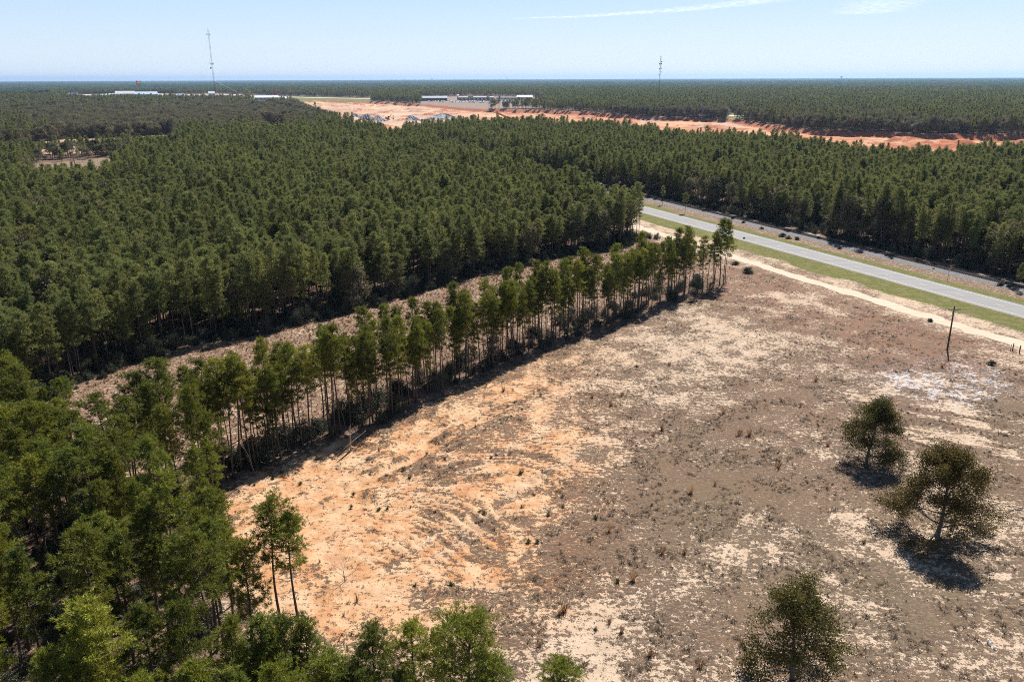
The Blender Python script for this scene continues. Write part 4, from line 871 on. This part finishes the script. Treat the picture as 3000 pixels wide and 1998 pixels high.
# ------------------------------------------------------------------ masts
def mast(bp, ytop, wd, lab, bands, gear, dark=False, guys=True):
    X, Y = G(*bp); h = hfor(*bp, ytop); e = empty('radio_mast', (X, Y, 0), 0, lab, 'radio mast', 'radio masts above the woods')
    R3 = [(wd * .58 * math.cos(a_), wd * .58 * math.sin(a_)) for a_ in (.3, 2.39, 4.49)]
    n = len(bands)
    for k, (f0, f1, mt) in enumerate(bands):
        mb = MB(); z0, z1 = h * f0, h * f1
        for (x, y) in R3: mb.tube([(x, y, z0), (x, y, z1)], wd * .085, 5)
        m_ = max(2, int((z1 - z0) / (wd * 1.6)))
        for i in range(m_):
            za, zb_ = z0 + (z1 - z0) * i / m_, z0 + (z1 - z0) * (i + 1) / m_
            for q_ in range(3):
                a, b_ = R3[q_], R3[(q_ + 1) % 3]; mb.tube([(*a, za), (*b_, zb_)], wd * .04, 3, cap=False); mb.tube([(*a, za), (*b_, za)], wd * .035, 3, cap=False)
        ob('mast_section', mb.mesh('mast_section', [M[mt]]), e)
    mb = MB(); mb.tube([(0, 0, h), (0, 0, h * 1.03)], [.12, .05], 5); ob('tip', mb.mesh('tip', [M['steel']]), e)
    for kind, f, q_ in gear:
        z = h * f; mb = MB()
        if kind == 'array':
            for a_ in np.arange(0, 6.28, 2 * math.pi / 9):
                x, y = math.cos(a_) * q_, math.sin(a_) * q_; mb.box((x, y, z), (.55, .4, 3.2), a_); mb.tube([(x * .35, y * .35, z), (x, y, z)], .1, 4)
            ob('antenna_array', mb.mesh('antenna_array', [M['dark']]), e)
        elif kind == 'dish':
            s_ = 1 if q_ > 0 else -1; r = abs(q_); c = s_ * (wd * .6 + .3)
            mb.tube([(c + s_ * 1., -.5, z), (c + s_ * 1., -1.2, z), (c + s_ * 1., -1.6, z)], [r * .35, r * .8, r], 14); mb.tube([(0, 0, z), (c + s_ * 1., -.5, z)], .12, 4)
            ob('dish', mb.mesh('dish', [M['dark' if f > .5 else 'white']]), e)
        else:
            mb.tube([(0, 0, z), (q_, -.3, z), (q_, -.3, z + 4)], .12, 4); ob('whip_antenna', mb.mesh('whip_antenna', [M['steel']]), e)
    if guys:
        for f in (.35, .66, .93):
            for a_ in (.3, 2.39, 4.49):
                mb = MB(); mb.tube([(0, 0, h * f), (math.cos(a_) * h * .65, math.sin(a_) * h * .65, 0)], .035, 3, cap=False); ob('guy_wire', mb.mesh('guy_wire', [M['steel']]), e)
mast((635, 314), 88, 2.0, 'tall red and white guyed radio mast rising above brown woods left', [(0, .12, 'steel'), (.12, .34, 'redpaint'), (.34, .55, 'steel'), (.55, .78, 'steel'), (.78, 1, 'steel')],
     [('array', .94, 3.6), ('whip', .76, 1.8), ('whip', .66, -2.2), ('array', .565, 3.8), ('dish', .51, -1.7), ('dish', .44, 1.0), ('dish', .38, .8)])
mast((1929, 306), 165, 1.9, 'grey radio mast with small dishes right of the orange quarry', [(0, .3, 'dark'), (.3, .5, 'dark'), (.5, 1, 'steel')],
     [('dish', .88, 1.3), ('array', .84, 2.6), ('whip', .80, -2.6), ('whip', .80, 2.6), ('dish', .75, 1.1), ('dish', .735, -1.1), ('dish', .67, .9), ('dish', .62, -.9), ('dish', .35, 1.2), ('dish', .25, 1.2)])
for i, (x, y, yt) in enumerate([(2464, 231.5, 224), (1266, 234, 229.5), (1486, 233, 228.5)]):
    p = G(x, 237.5, 0); h = hfor(0, 0, yt, p[0], p[1]); sc = h / 30; e = empty('water_tower', (*p, 0), 0, 'tiny water tower on the far horizon, %s' % ['farthest right', 'farthest left', 'middle one'][i], 'water tower', 'water towers on the horizon')
    mb = MB(); mb.tube([(0, 0, 0), (0, 0, 22 * sc)], 2.2 * sc, 8); ob('stem', mb.mesh('stem', [M['steel']]), e); mb = MB(); mb.tube([(0, 0, 20 * sc), (0, 0, 22 * sc), (0, 0, 26 * sc), (0, 0, 29 * sc), (0, 0, 30 * sc)], [3 * sc, 7 * sc, 9 * sc, 6 * sc, 1 * sc], 14); ob('tank', mb.mesh('tank', [M['steel']]), e)

# ------------------------------------------------------------------ billboards and signs
def sign(x, ybase, yc, wpx, hpx, cols, lab, cat='billboard', split='h', seam=True):
    X, Y = G(x, ybase); D = math.hypot(X, Y); zc = hfor(0, 0, yc, X, Y); w_, h_ = wpx / 2333 * D, hpx / 2333 * D
    e = empty('billboard' if cat == 'billboard' else 'pole_sign', (X, Y, 0), math.atan2(-X, Y) * .8, lab, cat)
    mb = MB(); mb.tube([(0, .6, 0), (0, .6, zc)], max(.45, w_ * .03), 8); ob('post', mb.mesh('sign_post', [M['dark']]), e)
    for i, (u0, u1, v0, v1, c) in enumerate(cols):
        mb = MB(); mb.box(((u0 + u1 - 1) / 2 * w_, 0, zc + ((v0 + v1) / 2 - .5) * h_), ((u1 - u0) * w_, .5, (v1 - v0) * h_)); ob('panel', mb.mesh('panel', [plain('sign colour', c, .5, .12, .6)]), e)
    if seam: mb = MB(); mb.box((0, .1, zc - h_ * .56), (w_ * 1.02, 1.2, .25)); ob('walkway', mb.mesh('walkway', [M['dark']]), e)
sign(2051, 344, 318.5, 24, 9, [(0, .5, 0, 1, (.02, .02, .03)), (.505, 1, .1, 1.05, (.25, .24, .42))], 'billboard with a dark and a violet face above the quarry bank')
sign(1857, 312, 296, 15, 6.5, [(0, .62, 0, 1, (.12, .42, .25)), (.63, 1, 0, 1, (.06, .25, .6))], 'green and blue billboard in the woods left of the violet one')
sign(2636, 335, 313, 14, 9, [(0, 1, 0, 1, (.10, .32, .58))], 'bright blue billboard alone in the woods at far right')
sign(1379, 297, 284.5, 15, 4, [(0, 1, 0, 1, (.38, .42, .10))], 'yellow green sign above the car lot', 'sign')
sign(1580, 318, 307, 6, 5, [(0, 1, 0, 1, (.10, .20, .45))], 'small blue sign in the trees right of the car lot', 'sign')
sign(806, 288, 270.8, 16, 3.2, [(0, 1, 0, 1, (.62, .05, .14))], 'long red roadside sign on a post left of the quarry', 'sign')
sign(412, 281, 245, 13, 12, [(.02, .34, .62, 1.02, (.6, .05, .06)), (.60, .92, .66, 1., (.5, .28, .08)), (0, .48, .05, .5, (.66, .03, .07)), (.52, 1., .08, .5, (.03, .36, .16))], 'very tall pole sign with red, orange and green panels', 'sign', seam=False)
sign(1448, 302, 297, 12, 6, [(0, 1, 0, 1, (.14, .08, .12))], 'dark wine coloured sign in front of the car lot', 'sign')
# ------------------------------------------------------------------ far buildings
def building(x, ybase, wpx, hm, dm, wc, rc, lab, roof='flat', nwin=4, cat='building', rz=0.):
    X, Y = G(x, ybase); D = math.hypot(X, Y); w_ = wpx / 2333 * D; e = empty('building', (X, Y, 0), math.atan2(-X, Y) + rz, lab, cat)
    wm = plain('wall paint', wc, .7, .08, .2); rm = plain('roof sheet', rc, .5, .08, .2)
    mb = MB(); mb.box((0, dm / 2, hm / 2), (w_, dm, hm)); ob('wall', mb.mesh('wall', [wm]), e)
    mb = MB()
    if roof == 'flat': mb.box((0, dm / 2, hm + .3), (w_ + 1.2, dm + 1.2, .6))
    else:
        a, b_, r_h = w_ / 2 + .8, dm / 2 + .8, dm * .22; cy = dm / 2
        mb.add([(-a, cy - b_, hm), (a, cy - b_, hm), (a, cy + b_, hm), (-a, cy + b_, hm), (-a * .96, cy, hm + r_h), (a * .96, cy, hm + r_h)], [(0, 1, 5, 4), (2, 3, 4, 5), (0, 4, 3), (1, 2, 5), (0, 3, 2, 1)])
    ob('roof', mb.mesh('roof', [rm]), e)
    for i in range(nwin):
        mb = MB(); mb.box(((i + .5) / nwin * w_ - w_ / 2, -.05, hm * .45), (w_ / nwin * .45, .12, hm * .35)); ob('window', mb.mesh('window', [M['dark']]), e)
    mb = MB(); mb.box((w_ * .5 / max(nwin, 1), -.06, 1.3), (1.6, .14, 2.6)); ob('door', mb.mesh('door', [M['steel']]), e)
WH = (.52, .54, .57); GR = (.34, .35, .38)
for a in [(70, 276, 146, 11, 60, (.3, .36, .45), (.50, .57, .66), 'very long low warehouse with a pale blue roof at far left', 'flat', 10), (215, 284, 22, 12, 25, (.62, .62, .66), (.5, .5, .56), 'pale grey block with a dark roof hut left of the tall pole sign', 'flat', 3),
          (222, 284, 5, 18, 8, (.2, .23, .32), (.1, .12, .2), 'dark narrow tower behind the pale grey block', 'flat', 1), (284, 285, 8, 7, 12, WH, WH, 'tiny white building between grey block and pole sign', 'gable', 1), (308, 285, 10, 7, 14, WH, WH, 'white gabled shed left of the shopping sheds', 'gable', 2),
          (330, 285, 26, 8, 18, (.55, .5, .5), WH, 'low white roofed store left of the largest shed', 'gable', 4), (368, 285, 46, 11, 40, (.5, .42, .38), (.5, .52, .55), 'largest white roofed shed beside the tall pole sign', 'gable', 6),
          (430, 285, 54, 9, 40, (.3, .36, .46), (.42, .52, .66), 'long blue grey roofed building under the tall pole sign', 'gable', 7), (530, 286, 18, 8, 16, (.5, .34, .28), (.28, .40, .55), 'small house with blue roof left of the tall mast', 'gable', 2),
          (546, 288, 12, 6, 12, WH, WH, 'white shed just left of the tall mast', 'gable', 1), (621, 284, 15, 12, 25, (.5, .55, .62), WH, 'white arched building behind the tall mast', 'gable', 2), (645, 291, 9, 6, 12, (.5, .5, .52), WH, 'small white roof right of the tall mast', 'gable', 1),
          (660, 292, 8, 6, 12, (.6, .6, .6), WH, 'second small white roof right of the tall mast', 'gable', 1), (773, 284, 12, 7, 14, WH, WH, 'white box building behind the roadside strip', 'flat', 2), (782, 294, 62, 7, 25, (.42, .46, .52), (.66, .70, .74), 'long pale roofed building near the red sign', 'gable', 6),
          (833, 297, 18, 7, 18, (.4, .45, .5), (.7, .74, .78), 'pale roofed shed right of the red sign', 'gable', 2), (851, 297, 10, 6, 10, (.4, .08, .07), (.5, .1, .08), 'small red building at the quarry corner', 'flat', 1),
          (1272, 297, 74, 8, 22, (.16, .17, .2), (.40, .42, .45), 'long grey roofed shelter at the left end of the car lot', 'gable', 6), (1395, 296, 100, 9, 35, (.5, .5, .5), (.78, .78, .76), 'long white roofed showroom behind the car lot', 'flat', 9),
          (1342, 296, 5, 14, 9, (.7, .66, .56), WH, 'small white cupola tower at the showroom end', 'gable', 1), (1537, 294, 44, 8, 22, (.5, .5, .5), (.8, .8, .78), 'white roofed workshop at the right end of the car lot', 'gable', 4), (1485, 293, 60, 6, 14, (.62, .62, .62), (.7, .72, .75), 'low pale building behind the car lot between showroom and workshop', 'flat', 6)]:
    building(*a)
# cars on the lot
def car_mesh(col):
    mb = MB(); P_ = [(-2.2, .35), (-2.25, .85), (-1.5, 1.0), (-.9, 1.45), (.8, 1.5), (1.5, 1.0), (2.2, .85), (2.25, .35)]; n = len(P_)
    mb.add([(x, -.9, z) for x, z in P_] + [(x, .9, z) for x, z in P_], [tuple(range(n)), tuple(range(2 * n - 1, n - 1, -1))] + [(i, i + n, (i + 1) % n + n, (i + 1) % n) for i in range(n)])
    mb.box((-.05, 0, 1.2), (1.9, 1.84, .34), 0, 1)
    for x in (-1.4, 1.4):
        for y in (-.92, .92): mb.tube([(x, y - .1, .34), (x, y + .1, .34)], .34, 8, 1)
    return mb.mesh('car', [plain('car paint', col, .35, .04), M['dark']])
CM = [car_mesh(c) for c in ((.78, .78, .78), (.75, .76, .8), (.08, .09, .12), (.30, .32, .36), (.10, .18, .42), (.45, .06, .06), (.8, .8, .78))]
cn = ['white', 'silver white', 'black', 'grey', 'blue', 'red', 'bright white']
k_ = 0
for r, (yy, x0, x1) in enumerate([(298.0, 1250, 1545), (299.6, 1262, 1560), (301.2, 1300, 1575), (302.8, 1330, 1570), (296.8, 1440, 1580)]):
    for i in range(34):
        x = x0 + (x1 - x0) * (i + random.uniform(-.2, .2)) / 33
        if random.random() < .12: continue
        v = random.choice([0, 0, 0, 1, 1, 2, 3, 4, 5, 6, 6]); o = ob('car', CM[v], None, (*G(x, yy), .02)); o.rotation_euler = (0, 0, 1.57 + random.uniform(-.4, .4)); o.scale = (1.5, 1.5, 1.6); k_ += 1
        tag(o, '%s car in the %s row of the car lot, %s from the left' % (cn[v], ['second', 'third', 'fourth', 'front', 'back'][r], nth(i + 1)), 'car', 'cars parked on the lot')
# highway strip with trucks
V = [G(2120, 338), G(2195, 338.5), G(2300, 343), G(2440, 347.5), G(2440, 350), G(2300, 345.2), G(2195, 341), G(2120, 341)]
tag(ob('highway', mkmesh('highway', [(*p, .03) for p in V], [(0, 1, 6, 7), (1, 2, 5, 6), (2, 3, 4, 5)], [plain('pale concrete', (.55, .53, .5), .9, .1, .1)])), kind='structure')
V = [G(730, 281.5), G(820, 283.5), G(900, 286), G(1090, 290), G(1090, 291), G(900, 287.2), G(820, 284.6), G(730, 282.5)]
tag(ob('highway_far', mkmesh('highway_far', [(*p, .03) for p in V], [(0, 1, 6, 7), (1, 2, 5, 6), (2, 3, 4, 5)], [plain('pale concrete far', (.55, .53, .5), .9, .1, .1)])), kind='structure')
for i, (x, y, ln, sc, lab) in enumerate([(2061, 344, 14, 1.15, 'white semi trailer truck on the highway beyond the quarry bank'), (2030, 343, 9, 1., 'white box truck left of the semi trailer on the highway'), (885, 284.5, 14, 1., 'white truck on the far roadside strip left of the quarry')]):
    e = empty('truck', (*G(x, y), 0), math.atan2(RN[1], RN[0]) * 0 + .1, lab, 'truck'); e.scale = (sc * 1.1, sc, sc * 1.2)
    mb = MB(); mb.box((0, 0, 2.5), (ln, 2.5, 2.9)); ob('trailer', mb.mesh('trailer', [M['white']]), e)
    mb = MB(); mb.box((ln / 2 + 1.6, 0, 1.9), (2.4, 2.4, 2.6)); mb.box((ln / 2 + 2.95, 0, 1.2), (.6, 2.2, 1.2)); ob('cab', mb.mesh('cab', [M['steel']]), e)
    for wx in (-ln / 2 + 1.2, -ln / 2 + 2.4, ln / 2 + .3, ln / 2 + 2.4):
        mb = MB(); mb.tube([(wx, -1.25, .5), (wx, 1.25, .5)], .5, 10); ob('wheel', mb.mesh('wheel', [M['dark']]), e)
# ------------------------------------------------------------------ quarry plant
X, Y = G(1457, 344); L0 = math.hypot(X, Y); e = empty('conveyor', (X, Y, -6), .05, 'orange conveyor tower with a long sloping boom at the quarry centre', 'conveyor')
om = plain('orange machine paint', (.42, .15, .03), .6, .2); k = L0 / 2333
mb = MB()
for sx_, sy_ in ((-1, -1), (1, -1), (-1, 1), (1, 1)): mb.tube([(sx_ * 5 * k, sy_ * 4 * k, 0), (sx_ * 1.5 * k, sy_ * 1.2 * k, 26 * k)], .6, 5)
for q_ in (.3, .6, .85): mb.box((0, 0, 26 * k * q_), (8 * k * (1 - q_ * .5), 6 * k * (1 - q_ * .5), .6))
ob('tower', mb.mesh('tower', [om]), e)
mb = MB(); mb.tube([(0, 0, 22 * k), (30 * k, 2, 9 * k), (62 * k, 4, 2 * k)], [2.6 * k, 2.2 * k, 1.2 * k], 5); ob('boom', mb.mesh('boom', [om]), e)
for x, y, hgt, lab in [(1075, 343, 12, 'wide grey gravel heap at the left of the quarry'), (1108, 344, 10, 'grey gravel heap right beside the widest one'), (1040, 340, 11, 'leftmost grey gravel heap of the quarry'), (1205, 342, 9, 'small grey cone heap on the pale quarry floor'), (1295, 338, 10, 'long dark grey heap in mid quarry')]:
    X, Y = G(x, y); k = math.hypot(X, Y) / 2333; rg = np.random.default_rng(x); nn_ = 30; V = [(0, 0, hgt)]; F = []
    for j in range(1, 5):
        for i in range(nn_):
            a_ = i / nn_ * 6.283; rad_ = (24 if x < 1290 else 45) * k * j / 4 * (1 + rg.normal(0, .10)); V.append((math.cos(a_) * rad_ * 1.25, math.sin(a_) * rad_, hgt * (1 - j / 4) ** .9 * (1 + rg.normal(0, .1))))
    for i in range(nn_): F.append((0, 1 + i, 1 + (i + 1) % nn_))
    for j in range(3):
        for i in range(nn_): F.append((1 + j * nn_ + i, 1 + (j + 1) * nn_ + i, 1 + (j + 1) * nn_ + (i + 1) % nn_, 1 + j * nn_ + (i + 1) % nn_))
    tag(ob('gravel_heap', mkmesh('gravel_heap', V, F, [plain('crushed stone', (.30, .29, .31), .95, .4, .3)]), None, (X, Y, -7)), lab, 'gravel heap', 'gravel heaps in the quarry')
for x, y, lab in [(1331, 347, 'dark excavator standing on the bright quarry floor'), (1135, 340, 'orange brown excavator beside the grey gravel heaps')]:
    X, Y = G(x, y); e = empty('excavator', (X, Y, -6.5), .4, lab, 'excavator', 'excavators in the quarry'); e.scale = (1.6, 1.6, 1.6); mm = M['dark'] if x > 1200 else om
    for sy_ in (-1.2, 1.2): mb = MB(); mb.box((0, sy_, .5), (4.2, .6, 1.)); ob('track', mb.mesh('track', [M['dark']]), e)
    mb = MB(); mb.box((-.4, 0, 1.8), (3.6, 2.6, 1.4)); ob('body', mb.mesh('body', [mm]), e); mb = MB(); mb.box((1., -.7, 2.9), (1.4, 1., 1.5)); ob('cab', mb.mesh('excavator_cab', [M['dark']]), e)
    mb = MB(); mb.tube([(1.4, .3, 2), (4., .3, 5.2), (6.8, .3, 3.8), (6.4, .3, 1.2)], [.35, .35, .28, .2], 5); ob('arm', mb.mesh('arm', [mm]), e)
    mb = MB(); mb.tube([(6.0, -.3, .9), (6.0, .9, .9)], .6, 7); ob('bucket', mb.mesh('excavator_bucket', [M['dark']]), e)
for x, y, wp, lab in [(32, 437, 48, 'pale green tarpaulin roof in the clearing at the far left edge'), (75, 434, 22, 'smaller pale green tarpaulin roof beside the long one'), (312, 447, 44, 'pale green tarpaulin roof seen through trees behind the tan clearing')]:
    X, Y = G(x, y); k = math.hypot(X, Y) / 2333; e = empty('shade_shelter', (X, Y, 0), .1, lab, 'shelter', 'green roofed shelters'); gm2 = plain('green tarpaulin', (.30, .50, .42), .7, .15, .3)
    a = wp * k / 2; mb = MB(); mb.add([(-a, -4, 3.6), (a, -4, 3.4), (a, 0, 5.), (-a, 0, 5.2), (a, 4, 3.4), (-a, 4, 3.6)], [(0, 1, 2, 3), (3, 2, 4, 5)]); ob('roof', mb.mesh('shelter_roof', [gm2]), e)
    for sx_ in (-1, 0, 1):
        for sy_ in (-3.9, 3.9): mb = MB(); mb.tube([(sx_ * a * .95, sy_, 0), (sx_ * a * .95, sy_, 3.5)], .12, 5); ob('post', mb.mesh('shelter_post', [M['steel']]), e)
mb, V, F = make_oak(95, 15, 8, .3, 1, .1, 4, 9, .3, .3)
e = empty('bare_tree', (*G(222, 500), 0), 0, 'bare leafless dark tree in front of the tan clearing', 'tree'); e.scale = (1.3, 1.3, 1.2); ob('trunk', mb.mesh('bare_trunk', [M['bark_grey']]), e)

# ------------------------------------------------------------------ high thin clouds
def cloud_sheet(name, pts, widths, alt, dens, lab, sc):
    m, t, b = nodes(name + ' vapour'); q = NT(t); t.nodes.remove(b)
    at = q.attr('edge'); p = q.pos(); n = q.noise(q.mapp(p, sc=sc), .002, 5, .62)
    al = q.math('MULTIPLY', q.math('MULTIPLY', at.outputs['Fac'], q.rng(n, .30, .72)), dens)
    d = q.n("ShaderNodeBsdfDiffuse"); d.inputs[0].default_value = (.95, .95, .95, 1); tl = q.n("ShaderNodeBsdfTranslucent"); tl.inputs[0].default_value = (.95, .95, .95, 1)
    a_ = q.n("ShaderNodeMixShader"); a_.inputs[0].default_value = .5; t.links.new(d.outputs[0], a_.inputs[1]); t.links.new(tl.outputs[0], a_.inputs[2])
    tr = q.n("ShaderNodeBsdfTransparent"); mx = q.n("ShaderNodeMixShader"); t.links.new(al, mx.inputs[0]); t.links.new(tr.outputs[0], mx.inputs[1]); t.links.new(a_.outputs[0], mx.inputs[2])
    t.links.new(mx.outputs[0], t.nodes["Material Output"].inputs[0])
    V, F, E_ = [], [], []; P = [np.array(G(*p_, alt)) for p_ in pts]; ns = 60; nw = 8
    for i in range(ns + 1):
        f = i / ns * (len(P) - 1); k = min(int(f), len(P) - 2); f -= k; c = P[k] * (1 - f) + P[k + 1] * f; wd = widths[k] * (1 - f) + widths[k + 1] * f
        d_ = P[k + 1] - P[k]; d_ /= np.linalg.norm(d_); nn2 = np.array([-d_[1], d_[0]])
        for j in range(nw + 1):
            g = j / nw * 2 - 1; q_ = c + nn2 * g * wd * .5; V.append((q_[0], q_[1], alt + 40 * math.sin(i * .3) * (1 - g * g))); E_.append((1 - g * g) ** 1.3 * min(1, i / 8, (ns - i) / 8))
    for i in range(ns):
        for j in range(nw): a = i * (nw + 1) + j; F.append((a, a + 1, a + nw + 2, a + nw + 1))
    me = mkmesh(name, V, F, [m], smooth=True); at_ = me.attributes.new('edge', 'FLOAT', 'POINT'); at_.data.foreach_set("value", np.array(E_, np.float32))
    tag(ob(name, me), lab, None, None, 'stuff')
cloud_sheet('contrail', [(1480, 57), (1700, 49), (1950, 34), (2200, 8), (2330, -10)], [1500, 3300, 4300, 4600, 5200], 5057, .55, 'thin white vapour trail slanting across the upper sky', (1, .4, 1))
cloud_sheet('cirrus_wisp', [(2470, 46), (2540, 36), (2580, 18), (2610, -6)], [2500, 6500, 6500, 7000], 5057, .4, 'small white cirrus wisp at the upper edge of the sky', (1, .5, 1))

# ------------------------------------------------------------------ the air
hz = bpy.data.materials.new('haze'); hz.use_nodes = True; ht = hz.node_tree; ht.nodes.remove(ht.nodes["Principled BSDF"])
pv = ht.nodes.new("ShaderNodeVolumePrincipled"); pv.inputs['Density'].default_value = HAZE; pv.inputs['Color'].default_value = (.45, .68, 1.0, 1); pv.inputs['Anisotropy'].default_value = .35
ht.links.new(pv.outputs[0], ht.nodes["Material Output"].inputs['Volume'])
mb = MB(); mb.box((0, 0, 68), (84000, 84000, 236)); tag(ob('haze', mb.mesh('haze', [hz])), kind='stuff', label='thin blue haze over the distant woods')
